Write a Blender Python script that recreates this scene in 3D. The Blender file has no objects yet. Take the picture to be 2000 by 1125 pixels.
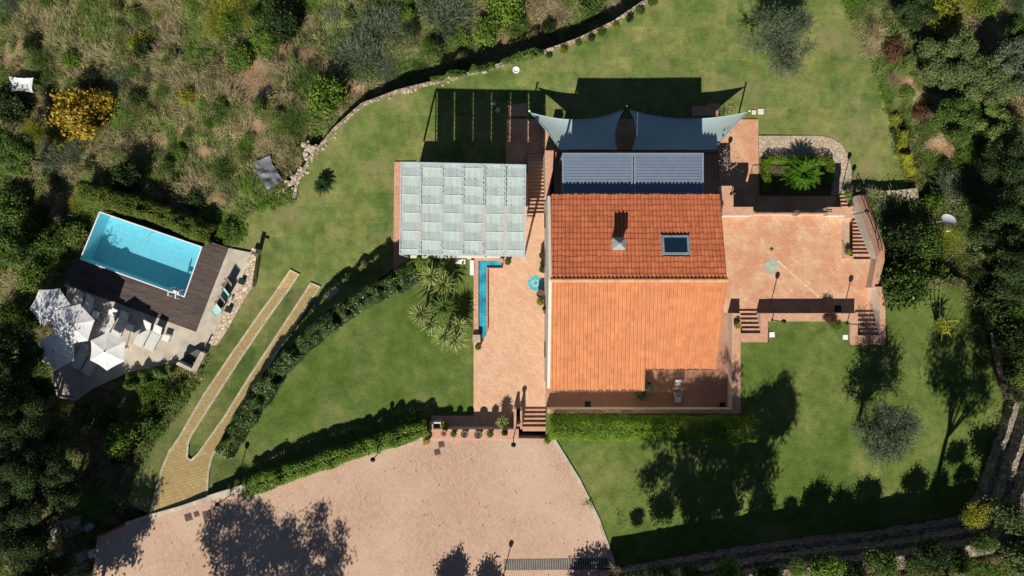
import bpy, bmesh, math, random
import numpy as np
from mathutils import Vector, Matrix
R = math.radians
random.seed(7); rng = np.random.default_rng(7)
S = bpy.context.scene
C = S.collection

# ------------------------------------------------------------ camera, light, exposure
H = 48.0                                    # height of the camera above the terrace
F = 1000 / math.tan(R(36.87))               # focal length in pixels of the 2000 px wide photograph
cam = bpy.data.cameras.new('camera'); cam.sensor_width = 36; cam.lens = 36 * F / 2000
cam.clip_end = 2000; cam.clip_start = 0.5
co = bpy.data.objects.new('camera', cam); co.location = (0, 0, H); C.objects.link(co); S.camera = co
SUN_EL, SUN_AZ = 42.5, 13.5                 # shadows run 13.5 degrees east of up
w = bpy.data.worlds.new('World'); S.world = w; w.use_nodes = True
nt = w.node_tree; bg = nt.nodes['Background']
sky = nt.nodes.new('ShaderNodeTexSky'); sky.sky_type = 'NISHITA'; sky.sun_disc = False
sky.sun_elevation = R(SUN_EL); sky.sun_rotation = R(180 + SUN_AZ)
nt.links.new(sky.outputs[0], bg.inputs[0]); bg.inputs[1].default_value = 0.05
sky.air_density = 0.65; sky.dust_density = 0.2; sky.altitude = 600
sl = bpy.data.lights.new('sun', 'SUN'); sl.energy = 5.0; sl.angle = R(0.5); sl.color = (1, 0.93, 0.82)
so = bpy.data.objects.new('sun', sl); C.objects.link(so)
ce = math.cos(R(SUN_EL))
SD = Vector((math.sin(R(SUN_AZ)) * ce, math.cos(R(SUN_AZ)) * ce, -math.sin(R(SUN_EL))))
so.rotation_euler = SD.to_track_quat('-Z', 'Y').to_euler(); so.location = (-10, -40, 60)
S.view_settings.view_transform = 'Standard'; S.view_settings.look = 'None'
S.view_settings.exposure = 0.17; S.view_settings.gamma = 1
S.render.engine = 'CYCLES'; S.cycles.max_bounces = 5; S.cycles.transparent_max_bounces = 6
S.cycles.diffuse_bounces = 2

# ------------------------------------------------------------ helpers
def W(px, py, z=0.0):
    s = F / (H - z)
    return ((px - 1000) / s, (562.5 - py) / s, z)
def W2(px, py, z=0.0): return W(px, py, z)[:2]
def WF(px, py, h):                           # the point of the height function h seen at a pixel
    z = 0.0
    for _ in range(8):
        x, y, _z = W(px, py, z); z = float(h(np.array([x]), np.array([y]))[0])
    return (x, y, z)
def M2(px): return px / 27.8

def inpoly(x, y, poly):
    ins = np.zeros(x.shape, bool); n = len(poly); j = n - 1
    for i in range(n):
        xi, yi = poly[i]; xj, yj = poly[j]
        c = ((yi > y) != (yj > y)) & (x < (xj - xi) * (y - yi) / ((yj - yi) + 1e-12) + xi)
        ins ^= c; j = i
    return ins

def vnoise(x, y, sc, seed):
    g = np.random.default_rng(seed).random((257, 257))
    u = x / sc + 100.3; v = y / sc + 100.7
    i = np.floor(u).astype(int); j = np.floor(v).astype(int); fu = u - i; fv = v - j
    fu = fu * fu * (3 - 2 * fu); fv = fv * fv * (3 - 2 * fv)
    a = g[i % 256, j % 256]; b = g[(i + 1) % 256, j % 256]; c = g[i % 256, (j + 1) % 256]; d = g[(i + 1) % 256, (j + 1) % 256]
    return (a * (1 - fu) + b * fu) * (1 - fv) + (c * (1 - fu) + d * fu) * fv

def tag(o, label=None, cat=None, group=None, kind=None):
    if label: o['label'] = label
    if cat: o['category'] = cat
    if group: o['group'] = group
    if kind: o['kind'] = kind
    return o
def empty(name, loc=(0, 0, 0), rz=0, label=None, cat=None, group=None):
    o = bpy.data.objects.new(name, None); o.location = loc; o.rotation_euler = (0, 0, rz)
    o.empty_display_size = 0.2; C.objects.link(o); return tag(o, label, cat, group)
def link_mesh(name, me, mats, parent=None):
    if not isinstance(mats, (list, tuple)): mats = [mats]
    for m in mats: me.materials.append(m)
    o = bpy.data.objects.new(name, me); C.objects.link(o); o.parent = parent; return o
def copy_tree(o, parent=None):
    c = o.copy(); C.objects.link(c); c.parent = parent
    for ch in [k for k in S.objects if k.parent == o]: copy_tree(ch, c)
    return c
def place(o, loc, rz=0, label=None, cat=None, group=None, sc=1.0):
    o.location = loc; o.rotation_euler = (0, 0, rz); o.scale = (sc, sc, sc); return tag(o, label, cat, group)

class MB:
    def __init__(s): s.v = []; s.f = []; s.m = []
    def face(s, pts, m=0):
        b = len(s.v); s.v += [tuple(p) for p in pts]; s.f.append(tuple(range(b, b + len(pts)))); s.m.append(m)
    def box(s, c, size, yaw=0, m=0, pitch=0, roll=0):
        b = len(s.v); mt = Matrix.Rotation(yaw, 3, 'Z') @ Matrix.Rotation(pitch, 3, 'Y') @ Matrix.Rotation(roll, 3, 'X')
        for i in range(8):
            p = Vector(((-.5, .5)[i & 1] * size[0], (-.5, .5)[(i >> 1) & 1] * size[1], (-.5, .5)[(i >> 2) & 1] * size[2]))
            s.v.append(tuple(mt @ p + Vector(c)))
        for q in ((0, 2, 3, 1), (4, 5, 7, 6), (0, 1, 5, 4), (2, 6, 7, 3), (0, 4, 6, 2), (1, 3, 7, 5)):
            s.f.append(tuple(b + k for k in q)); s.m.append(m)
        return s
    def prism(s, poly, z0, z1, m=0, ms=None, bottom=False):
        # poly: list of (x, y); z1 may be a list of heights
        n = len(poly); a = sum(poly[i][0] * poly[(i + 1) % n][1] - poly[(i + 1) % n][0] * poly[i][1] for i in range(n))
        zt = list(z1) if isinstance(z1, (list, tuple)) else [z1] * n
        idx = list(range(n)) if a > 0 else list(range(n - 1, -1, -1))
        b = len(s.v)
        for i in idx: s.v.append((poly[i][0], poly[i][1], zt[i]))
        for i in idx: s.v.append((poly[i][0], poly[i][1], z0))
        s.f.append(tuple(range(b, b + n))); s.m.append(m)
        for k in range(n):
            j = (k + 1) % n; s.f.append((b + n + k, b + n + j, b + j, b + k)); s.m.append(m if ms is None else ms)
        if bottom: s.f.append(tuple(range(b + 2 * n - 1, b + n - 1, -1))); s.m.append(m)
        return s
    def tube(s, pts, r, n=6, m=0, cap=True):
        pts = [Vector(p) for p in pts]; rr = r if isinstance(r, (list, tuple)) else [r] * len(pts); b0 = len(s.v)
        for i, p in enumerate(pts):
            d = (pts[min(i + 1, len(pts) - 1)] - pts[max(i - 1, 0)])
            d = d.normalized() if d.length > 1e-9 else Vector((0, 0, 1))
            u = d.cross(Vector((0, 0, 1)))
            u = Vector((1, 0, 0)) if u.length < 1e-3 else u.normalized()
            v = d.cross(u)
            for k in range(n):
                a = 2 * math.pi * k / n; s.v.append(tuple(p + rr[i] * (math.cos(a) * u + math.sin(a) * v)))
        for i in range(len(pts) - 1):
            for k in range(n):
                a = b0 + i * n + k; c = b0 + i * n + (k + 1) % n
                s.f.append((a, c, c + n, a + n)); s.m.append(m)
        if cap:
            s.f.append(tuple(b0 + k for k in range(n))[::-1]); s.m.append(m)
            e = b0 + (len(pts) - 1) * n; s.f.append(tuple(e + k for k in range(n))); s.m.append(m)
        return s
    def lathe(s, c, prof, n=14, m=0):
        b = len(s.v)
        for r, z in prof:
            for k in range(n):
                a = 2 * math.pi * k / n; s.v.append((c[0] + r * math.cos(a), c[1] + r * math.sin(a), c[2] + z))
        for i in range(len(prof) - 1):
            for k in range(n):
                a = b + i * n + k; d = b + i * n + (k + 1) % n; s.f.append((a, d, d + n, a + n)); s.m.append(m)
        s.f.append(tuple(b + k for k in range(n))[::-1]); s.m.append(m)
        e = b + (len(prof) - 1) * n; s.f.append(tuple(e + k for k in range(n))); s.m.append(m)
        return s
    def build(s, name, mats, parent=None, smooth=False, bevel=0):
        me = bpy.data.meshes.new(name); me.from_pydata(s.v, [], s.f)
        me.polygons.foreach_set('material_index', s.m)
        if bevel:
            bm = bmesh.new(); bm.from_mesh(me)
            bmesh.ops.bevel(bm, geom=[e for e in bm.edges], offset=bevel, segments=2, affect='EDGES', clamp_overlap=True)
            bm.to_mesh(me); bm.free()
        if smooth: me.polygons.foreach_set('use_smooth', [True] * len(me.polygons))
        me.update(); return link_mesh(name, me, mats, parent)

def quads_mesh(name, Q, mats, parent=None, k=4):
    """Q: (N,k,3) separate faces"""
    n = len(Q); me = bpy.data.meshes.new(name)
    me.vertices.add(n * k); me.vertices.foreach_set('co', Q.reshape(-1).astype(np.float32))
    me.loops.add(n * k); me.loops.foreach_set('vertex_index', np.arange(n * k, dtype=np.int32))
    me.polygons.add(n); me.polygons.foreach_set('loop_start', np.arange(0, n * k, k, dtype=np.int32))
    me.polygons.foreach_set('loop_total', np.full(n, k, np.int32))
    me.update(calc_edges=True)
    return link_mesh(name, me, mats, parent)

def unit(a): return a / (np.linalg.norm(a, axis=-1, keepdims=True) + 1e-9)
def leaf_quads(P, N, ln, wd, rg):
    """leaf shaped quads at P, facing roughly N"""
    n = len(P); t = unit(rg.normal(size=(n, 3))); t = unit(t - (t * N).sum(1, keepdims=True) * N); b = np.cross(N, t)
    L = (ln * rg.uniform(.6, 1.35, n))[:, None]; Wd = (wd * rg.uniform(.6, 1.35, n))[:, None]
    return np.stack([P - t * L / 2, P + b * Wd / 2 - t * L * .05, P + t * L / 2, P - b * Wd / 2 - t * L * .05], 1)
def blades(P, D, L, wd, rg, droop=.35, seg=2):
    """long thin grass blades from P along D"""
    n = len(P); side = unit(np.cross(D, np.array([0, 0, 1.]) + rg.normal(size=(n, 3)) * .3)) * wd
    L = L[:, None] if np.ndim(L) else np.full((n, 1), L); out = []
    p0 = P
    for i in range(seg):
        t1 = (i + 1) / seg; p1 = P + D * L * t1; p1 = p1 - np.array([0, 0, 1.]) * L * droop * t1 * t1
        a = side * (1 - .8 * i / seg); c = side * (1 - .8 * t1)
        out.append(np.stack([p0 - a, p0 + a, p1 + c, p1 - c], 1)); p0 = p1
    return np.concatenate(out)

# ------------------------------------------------------------ materials
MATS = {}
def newmat(name):
    m = bpy.data.materials.new(name); m.use_nodes = True; n = m.node_tree
    b = n.nodes['Principled BSDF']; MATS[name] = m; return m, n, b
def node(n, t, **kw):
    x = n.nodes.new(t)
    for k, v in kw.items():
        if k in x.inputs.keys(): x.inputs[k].default_value = v
        else: setattr(x, k, v)
    return x
def ramp(n, stops):
    r = n.nodes.new('ShaderNodeValToRGB'); e = r.color_ramp.elements
    while len(e) < len(stops): e.new(.5)
    for i, (p, c) in enumerate(stops): e[i].position = p; e[i].color = (*c, 1)
    return r
def mix(n, a, b, f, mode='MIX'):
    x = n.nodes.new('ShaderNodeMix'); x.data_type = 'RGBA'; x.blend_type = mode
    for sock, v in ((x.inputs[6], a), (x.inputs[7], b), (x.inputs[0], f)):
        if isinstance(v, (int, float)): sock.default_value = v
        elif isinstance(v, tuple): sock.default_value = (*v, 1)
        else: n.links.new(v, sock)
    return x.outputs[2]
def coords(n, rot=0, sc=1, world=True):
    g = n.nodes.new('ShaderNodeNewGeometry' if world else 'ShaderNodeTexCoord')
    mp = n.nodes.new('ShaderNodeMapping'); mp.inputs['Rotation'].default_value = (0, 0, rot)
    mp.inputs['Scale'].default_value = (sc, sc, sc) if not isinstance(sc, tuple) else sc
    n.links.new(g.outputs['Position'] if world else g.outputs['Object'], mp.inputs[0]); return mp.outputs[0]
def noise(n, v, scale, detail=3, rough=.55):
    t = node(n, 'ShaderNodeTexNoise'); t.inputs['Scale'].default_value = scale; t.inputs['Detail'].default_value = detail
    t.inputs['Roughness'].default_value = rough; n.links.new(v, t.inputs['Vector']); return t.outputs[0]
def bump(n, b, h, strength, dist=.02):
    x = node(n, 'ShaderNodeBump'); x.inputs['Strength'].default_value = strength; x.inputs['Distance'].default_value = dist
    n.links.new(h, x.inputs['Height']); n.links.new(x.outputs[0], b.inputs['Normal'])
def setb(b, rough=.8, spec=.3, metal=0):
    b.inputs['Roughness'].default_value = rough; b.inputs['Specular IOR Level'].default_value = spec; b.inputs['Metallic'].default_value = metal

def plain(name, col, rough=.7, spec=.3, metal=0, var=.12, scale=3.0):
    m, n, b = newmat(name); setb(b, rough, spec, metal); v = coords(n, world=False)
    f = noise(n, v, scale, 4); lo = tuple(max(0, c * (1 - var * 2)) for c in col); hi = tuple(min(1, c * (1 + var * 1.2)) for c in col)
    r = ramp(n, [(.3, lo), (.7, hi)]); n.links.new(f, r.inputs[0]); n.links.new(r.outputs[0], b.inputs[0]); return m

def foliage(name, cols, transl=.25, rough=.6, patch=.5, patchcol=None):
    m, n, b = newmat(name); setb(b, rough, .12)
    g = n.nodes.new('ShaderNodeNewGeometry'); k = len(cols)
    r = ramp(n, [((i + .5) / k, c) for i, c in enumerate(cols)]); n.links.new(g.outputs['Random Per Island'], r.inputs[0])
    v = coords(n); f = noise(n, v, .9, 3)
    rr = ramp(n, [(.38, (.5, .5, .5)), (.62, (1.35, 1.35, 1.35))]); n.links.new(f, rr.inputs[0])
    c = mix(n, r.outputs[0], rr.outputs[0], patch, 'MULTIPLY')
    if patchcol:
        f2 = noise(n, v, .35, 4); r2 = ramp(n, [(.45, (0, 0, 0)), (.6, (1, 1, 1))]); n.links.new(f2, r2.inputs[0])
        c = mix(n, c, patchcol, r2.outputs[0])
    n.links.new(c, b.inputs[0])
    t = n.nodes.new('ShaderNodeBsdfTranslucent'); n.links.new(c, t.inputs[0]); mx = n.nodes.new('ShaderNodeMixShader'); mx.inputs[0].default_value = transl
    n.links.new(b.outputs[0], mx.inputs[1]); n.links.new(t.outputs[0], mx.inputs[2]); n.links.new(mx.outputs[0], n.nodes['Material Output'].inputs[0])
    return m

def lawn_mat(name, c1, c2, c3, patches=False, side=None):
    m, n, b = newmat(name); setb(b, .95, .1); v = coords(n)
    r = ramp(n, [(.32, c1), (.5, c2), (.68, c3)]); f = noise(n, v, .2, 6, .68); n.links.new(f, r.inputs[0])
    f2 = noise(n, v, 1.1, 4, .7); r2 = ramp(n, [(.3, (.66, .72, .66)), (.7, (1.3, 1.24, 1.25))]); n.links.new(f2, r2.inputs[0])
    c = mix(n, r.outputs[0], r2.outputs[0], 1.0, 'MULTIPLY')
    f3 = noise(n, coords(n, sc=(1, 2.2, 1)), 9, 3, .8); r3 = ramp(n, [(.25, (.62, .64, .6)), (.75, (1.36, 1.34, 1.36))]); n.links.new(f3, r3.inputs[0])
    c = mix(n, c, r3.outputs[0], 1.0, 'MULTIPLY')
    f5 = noise(n, v, 45, 2, .9); r5 = ramp(n, [(.3, (.72, .72, .72)), (.7, (1.28, 1.28, 1.28))]); n.links.new(f5, r5.inputs[0])
    c = mix(n, c, r5.outputs[0], 1.0, 'MULTIPLY')
    if patches:                                # squares of laid turf of slightly different age
        t = node(n, 'ShaderNodeTexBrick'); t.offset = .5; t.inputs['Scale'].default_value = 1; t.inputs['Mortar Size'].default_value = .0
        t.inputs['Brick Width'].default_value = 1.55; t.inputs['Row Height'].default_value = 1.15
        t.inputs[1].default_value = (.70, .86, .78, 1); t.inputs[2].default_value = (1.3, 1.12, 1.2, 1); n.links.new(coords(n, .02), t.inputs[0])
        c = mix(n, c, t.outputs[0], .95, 'MULTIPLY')
        f4 = noise(n, v, .3, 5, .7); r4 = ramp(n, [(.5, (0, 0, 0)), (.68, (.75, .75, .75))]); n.links.new(f4, r4.inputs[0])
        c = mix(n, c, (.27, .24, .11), r4.outputs[0])
    n.links.new(c, b.inputs[0]); bump(n, b, f3, .9, .06); return m

def paving_mat(name, c1, c2, mortar, bw, rh, rot, mot=.5, stain=(.5, .3, .2), msize=.012, speck=.25, sc2=.5):
    m, n, b = newmat(name); setb(b, .85, .25); v = coords(n, rot)
    t = node(n, 'ShaderNodeTexBrick'); t.inputs['Scale'].default_value = 1; t.inputs['Mortar Size'].default_value = msize
    t.inputs['Brick Width'].default_value = bw; t.inputs['Row Height'].default_value = rh; t.inputs['Mortar Smooth'].default_value = .3
    t.inputs[1].default_value = (*c1, 1); t.inputs[2].default_value = (*c2, 1); t.inputs[3].default_value = (*mortar, 1); n.links.new(v, t.inputs[0])
    v0 = coords(n); f = noise(n, v0, sc2, 5, .65); r = ramp(n, [(.40, (0, 0, 0)), (.60, (1, 1, 1))]); n.links.new(f, r.inputs[0])
    ff = n.nodes.new('ShaderNodeMath'); ff.operation = 'MULTIPLY'; n.links.new(r.outputs[0], ff.inputs[0]); ff.inputs[1].default_value = mot
    c = mix(n, t.outputs[0], stain, ff.outputs[0])
    f2 = noise(n, v0, 7, 3, .8); r2 = ramp(n, [(.25, (1 - speck,) * 3), (.75, (1 + speck,) * 3)]); n.links.new(f2, r2.inputs[0])
    c = mix(n, c, r2.outputs[0], 1.0, 'MULTIPLY'); n.links.new(c, b.inputs[0]); bump(n, b, t.outputs['Fac'], -.4, .01); return m

def stone_mat(name, cols, scale=3.2, gap=(.06, .05, .04)):
    m, n, b = newmat(name); setb(b, .9, .2); v = coords(n)
    t = node(n, 'ShaderNodeTexVoronoi'); t.inputs['Scale'].default_value = scale; n.links.new(v, t.inputs['Vector'])
    e = node(n, 'ShaderNodeTexVoronoi'); e.feature = 'DISTANCE_TO_EDGE'; e.inputs['Scale'].default_value = scale; n.links.new(v, e.inputs['Vector'])
    sp = n.nodes.new('ShaderNodeSeparateColor'); n.links.new(t.outputs['Color'], sp.inputs[0])
    r = ramp(n, [((i + .5) / len(cols), c) for i, c in enumerate(cols)]); n.links.new(sp.outputs[0], r.inputs[0])
    re = ramp(n, [(.0, (0, 0, 0)), (.09, (1, 1, 1))]); n.links.new(e.outputs[0], re.inputs[0])
    c = mix(n, gap, r.outputs[0], re.outputs[0]); f = noise(n, v, 6, 4, .7)
    rr = ramp(n, [(.3, (.7,) * 3), (.7, (1.2,) * 3)]); n.links.new(f, rr.inputs[0])
    c = mix(n, c, rr.outputs[0], 1.0, 'MULTIPLY'); n.links.new(c, b.inputs[0]); bump(n, b, re.outputs[0], .6, .04); return m

lawn_N = lawn_mat('turf_lower', (.105, .165, .042), (.165, .215, .062), (.245, .265, .098), True)
lawn_M = lawn_mat('turf_middle', (.075, .13, .022), (.115, .17, .04), (.205, .225, .085))
lawn_E = lawn_mat('turf_upper', (.08, .135, .024), (.125, .18, .042), (.215, .235, .08))
terra = paving_mat('terracotta_paving', (.59, .345, .21), (.66, .43, .28), (.47, .32, .21), .42, .21, R(45), .8, (.52, .235, .135), .012, .22, .75)
terra_shade = paving_mat('terracotta_paving_shaded', (.46, .25, .16), (.40, .22, .15), (.3, .19, .13), .42, .21, R(45), .5, (.34, .15, .09), .012, .25)  # darker terracotta with shade painted in, for the patio and balcony
terra_w = paving_mat('terracotta_paving_west', (.61, .365, .23), (.69, .46, .31), (.52, .36, .25), .42, .21, R(45), .35, (.56, .29, .175), .012, .2, .7)
drivem = paving_mat('driveway_blocks', (.575, .385, .28), (.465, .305, .22), (.33, .22, .16), .23, .125, R(76), .65, (.575, .43, .32), .014, .13, .15)
coping = paving_mat('terracotta_coping', (.56, .31, .20), (.64, .38, .26), (.40, .26, .19), .28, .14, 0, .4, (.45, .22, .14), .008, .2)
golden = paving_mat('sandstone_setts', (.46, .34, .15), (.54, .42, .20), (.34, .255, .12), .2, .2, R(-14), .4, (.36, .24, .09), .02, .25)
setedge = plain('pale_stone_edging', (.55, .49, .33), var=.15)
kerbst = plain('pale_kerb_stone', (.52, .47, .38), var=.22, scale=1.2)
stone = stone_mat('dry_stone', [(.30, .24, .17), (.48, .40, .29), (.38, .29, .19), (.56, .50, .40)])
gabion = stone_mat('terrace_stone', [(.22, .18, .14), (.36, .30, .24), (.28, .23, .18), (.44, .37, .3)], 4.5)
crazy = stone_mat('crazy_paving', [(.48, .39, .28), (.56, .45, .32), (.42, .34, .25), (.52, .45, .35)], 3.6, (.34, .26, .19))
poolstone = stone_mat('pool_wall_stone', [(.62, .48, .33), (.70, .60, .46), (.5, .36, .24), (.74, .66, .54)], 3.8, (.3, .22, .16))
render_w = plain('cream_render', (.72, .66, .56), var=.06)
concrete = plain('pool_concrete', (.50, .45, .36), var=.12, scale=1.4)
white = plain('white_paint', (.80, .80, .80), .5, .4, 0, .03)
fabric_w = plain('white_fabric', (.9, .9, .9), .9, .1, 0, .01)
_n = fabric_w.node_tree; _t = _n.nodes.new('ShaderNodeBsdfTranslucent'); _t.inputs[0].default_value = (.85, .85, .85, 1); _m = _n.nodes.new('ShaderNodeMixShader'); _m.inputs[0].default_value = .25
_n.links.new(_n.nodes['Principled BSDF'].outputs[0], _m.inputs[1]); _n.links.new(_t.outputs[0], _m.inputs[2]); _n.links.new(_m.outputs[0], _n.nodes['Material Output'].inputs[0])
cushion = plain('pale_grey_sling', (.62, .62, .60), .8, .2, 0, .05)
iron = plain('black_iron', (.025, .022, .02), .5, .5, .6, .1)
wood = plain('bleached_wood', (.42, .33, .25), .8, .2, 0, .2, 6)
bark = plain('grey_bark', (.13, .10, .075), .95, .1, 0, .3, 8)
soilm = plain('pot_soil', (.06, .04, .03), .95, .1)
pot_m = plain('glazed_clay_pot', (.34, .16, .09), .55, .4, 0, .2)
pot_d = plain('dark_clay_pot', (.13, .09, .07), .5, .4, 0, .2)
grate = plain('rusty_cover', (.13, .085, .075), .8, .3, .3, .2)
alu = plain('blue_grey_aluminium', (.22, .285, .38), .42, .5, .5, .04)
alu_f = plain('pale_aluminium', (.34, .40, .48), .4, .5, .4, .04)
framew = plain('pale_blue_frame', (.50, .56, .66), .5, .4, .1, .05)
metal_l = plain('zinc_cap', (.40, .43, .43), .45, .5, .3, .1)
teal = plain('turquoise_sling', (.38, .62, .60), .8, .2, 0, .05)
brownm = plain('brown_mesh', (.18, .14, .11), .8, .2, 0, .1)
blackm = plain('charcoal_weave', (.018, .02, .024), .7, .3, 0, .1)
redp = plain('red_paint', (.55, .05, .04), .5, .4)
tarp = plain('blue_grey_tarpaulin', (.22, .23, .26), .6, .3, 0, .15)
junk = plain('weathered_sheet', (.42, .42, .42), .7, .3, 0, .25)
greenp = plain('green_plastic', (.03, .3, .16), .5, .4)
bluep = plain('blue_plastic', (.05, .3, .42), .5, .4)
roofm = None
def tile_mat(name, cols):
    m, n, b = newmat(name); setb(b, .8, .25); g = n.nodes.new('ShaderNodeNewGeometry')
    r = ramp(n, [((i + .5) / len(cols), c) for i, c in enumerate(cols)]); n.links.new(g.outputs['Random Per Island'], r.inputs[0])
    v = coords(n); f = noise(n, v, .8, 5, .7); rr = ramp(n, [(.3, (.88, .87, .86)), (.7, (1.07, 1.06, 1.05))]); n.links.new(f, rr.inputs[0])
    c = mix(n, r.outputs[0], rr.outputs[0], 1.0, 'MULTIPLY'); f2 = noise(n, v, 14, 3); r2 = ramp(n, [(.3, (.85,) * 3), (.7, (1.12,) * 3)]); n.links.new(f2, r2.inputs[0])
    c = mix(n, c, r2.outputs[0], 1.0, 'MULTIPLY'); n.links.new(c, b.inputs[0]); return m
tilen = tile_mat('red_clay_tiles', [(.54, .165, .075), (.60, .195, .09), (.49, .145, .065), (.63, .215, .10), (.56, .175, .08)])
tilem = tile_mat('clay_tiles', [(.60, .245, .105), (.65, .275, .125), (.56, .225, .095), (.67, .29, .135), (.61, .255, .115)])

F_sage = foliage('leaf_olive', [(.10, .145, .075), (.165, .21, .125), (.23, .27, .17), (.06, .09, .045)])
F_mid = foliage('leaf_green', [(.07, .13, .025), (.115, .19, .035), (.16, .235, .055), (.05, .09, .02)])
F_fresh = foliage('leaf_fresh', [(.11, .20, .025), (.17, .28, .04), (.24, .34, .06), (.07, .14, .02)])
F_lime = foliage('leaf_lime', [(.24, .28, .02), (.33, .36, .04), (.15, .20, .02), (.4, .38, .06)])
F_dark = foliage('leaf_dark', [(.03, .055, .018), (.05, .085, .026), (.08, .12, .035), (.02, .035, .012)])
F_pine = foliage('leaf_pine', [(.10, .15, .05), (.16, .215, .075), (.22, .27, .10), (.06, .09, .03)])
F_auto = foliage('leaf_autumn', [(.55, .32, .04), (.60, .45, .06), (.38, .36, .05), (.45, .2, .04), (.2, .24, .04), (.5, .42, .08)])
F_scrub = foliage('leaf_scrub', [(.17, .22, .06), (.29, .33, .11), (.08, .11, .03), (.44, .42, .2), (.2, .27, .06)], patchcol=(.12, .22, .03), patch=.8)
F_dry = foliage('dry_grass', [(.52, .43, .25), (.42, .35, .19), (.26, .25, .11), (.6, .49, .31), (.33, .28, .15)])
F_grass = foliage('wild_grass', [(.27, .34, .10), (.18, .26, .06), (.42, .43, .19), (.09, .13, .035), (.55, .48, .27)], patch=1.0, patchcol=(.15, .27, .04))
F_yucca = foliage('leaf_yucca', [(.34, .40, .12), (.16, .24, .06), (.52, .55, .22), (.08, .13, .04)], rough=.45)
F_cycad = foliage('leaf_cycad', [(.06, .16, .015), (.10, .24, .02), (.15, .30, .03), (.05, .11, .015)], rough=.4)
F_cycadd = foliage('leaf_cycad_dark', [(.02, .045, .015), (.035, .07, .02), (.015, .03, .01)], rough=.4)
F_red = foliage('leaf_reddish', [(.14, .07, .04), (.2, .11, .06), (.10, .06, .04)])
F_flower = foliage('leaf_hedge_flowers', [(.06, .11, .025), (.10, .17, .035), (.15, .22, .05), (.035, .07, .02), (.05, .10, .02), (.03, .06, .015), (.07, .12, .03), (.045, .09, .02), (.06, .11, .03), (.05, .1, .02), (.07, .12, .03), (.04, .08, .02), (.06, .11, .02), (.08, .13, .03), (.05, .09, .02), (.06, .10, .03), (.04, .08, .02), (.07, .12, .03), (.05, .10, .02), (.06, .11, .02), (.05, .08, .02), (.62, .62, .55)], patch=.4)
FOL = dict(sage=F_sage, mid=F_mid, fresh=F_fresh, lime=F_lime, dark=F_dark, pine=F_pine, auto=F_auto, scrub=F_scrub, dry=F_dry, red=F_red, flower=F_flower, grass=F_grass)
# ------------------------------------------------------------ ground heights
ZL = -2.6      # lower lawn
ZU = 0.9       # driveway and upper lawn
TP = [(0,0,-6),(300,0,-6),(600,0,-5.6),(900,0,-5),(1200,-30,-4.7),(1000,90,-4.7),(800,150,-4.4),(700,210,-3.9),(600,290,-3.2),(500,400,-2.9),(450,300,-3.7),
 (300,250,-4.7),(100,250,-5.5),(100,400,-5),(300,380,-4),(150,500,-4.4),(400,450,-3.0),(50,600,-4),(60,750,-3.6),(200,790,-2.9),(300,745,-2.7),(150,900,-1.9),(240,900,-1.2),(50,1000,-1.2),
 (150,1050,0),(180,1125,.55),(0,1125,0),(1640,0,-2.9),(1700,100,-2.75),(1730,250,-2.75),(1770,350,-2.75),(1850,100,-2.2),(2000,0,-1.5),(1900,300,-1.8),(2000,300,-.8),(1750,420,-1.9),(1800,460,-1.3),
 (1900,450,-.4),(1780,520,-.6),(1880,560,.3),(2000,600,1.5),(1950,680,1.1),(1990,780,2),(1930,720,.85),(2000,900,3.9),(2000,1100,4.3),(1900,1090,3.9),(1600,1140,3.8),(1300,1160,3.75),(2000,820,3.6),(1250,1320,4),(1800,1350,6),
 (2200,900,6),(2250,300,1.5),(1000,1350,1.3),(600,1350,1.0),(0,1350,.5),(-300,1000,-.5),(-300,300,-6.5),(0,-300,-8),(1000,-300,-7),(1800,-300,-4),(2300,-300,-2),(300,620,-4),(1300,500,-3.5),(700,700,-3),(1000,900,-1)]
TPw = np.array([W(a, b, c) for a, b, c in TP])
def hT(x, y):
    d2 = (x[..., None] - TPw[:, 0]) ** 2 + (y[..., None] - TPw[:, 1]) ** 2 + .6
    wt = d2 ** -1.6
    z = (wt * TPw[:, 2]).sum(-1) / wt.sum(-1)
    return z + (vnoise(x, y, 3.1, 3) - .5) * .7 + (vnoise(x, y, 1.1, 4) - .5) * .22
def sst(t): t = np.clip(t, 0, 1); return t * t * (3 - 2 * t)
def hA(x, y):
    t = np.clip(-y / 16.2, 0, 1)
    z = ZL + 3.42 * (t * .75 + sst(t) * .25)
    return z + (vnoise(x, y, 5, 5) - .5) * .12 * np.clip((y + 14) / 3, 0, 1)
def hM(x, y): return np.maximum(0, (hA(x, y) + .04) * sst((-x - 16.5) / 3)) + (vnoise(x, y, 4, 9) - .5) * .03
def hU(x, y): return ZU + (vnoise(x, y, 5, 11) - .5) * .08

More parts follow.
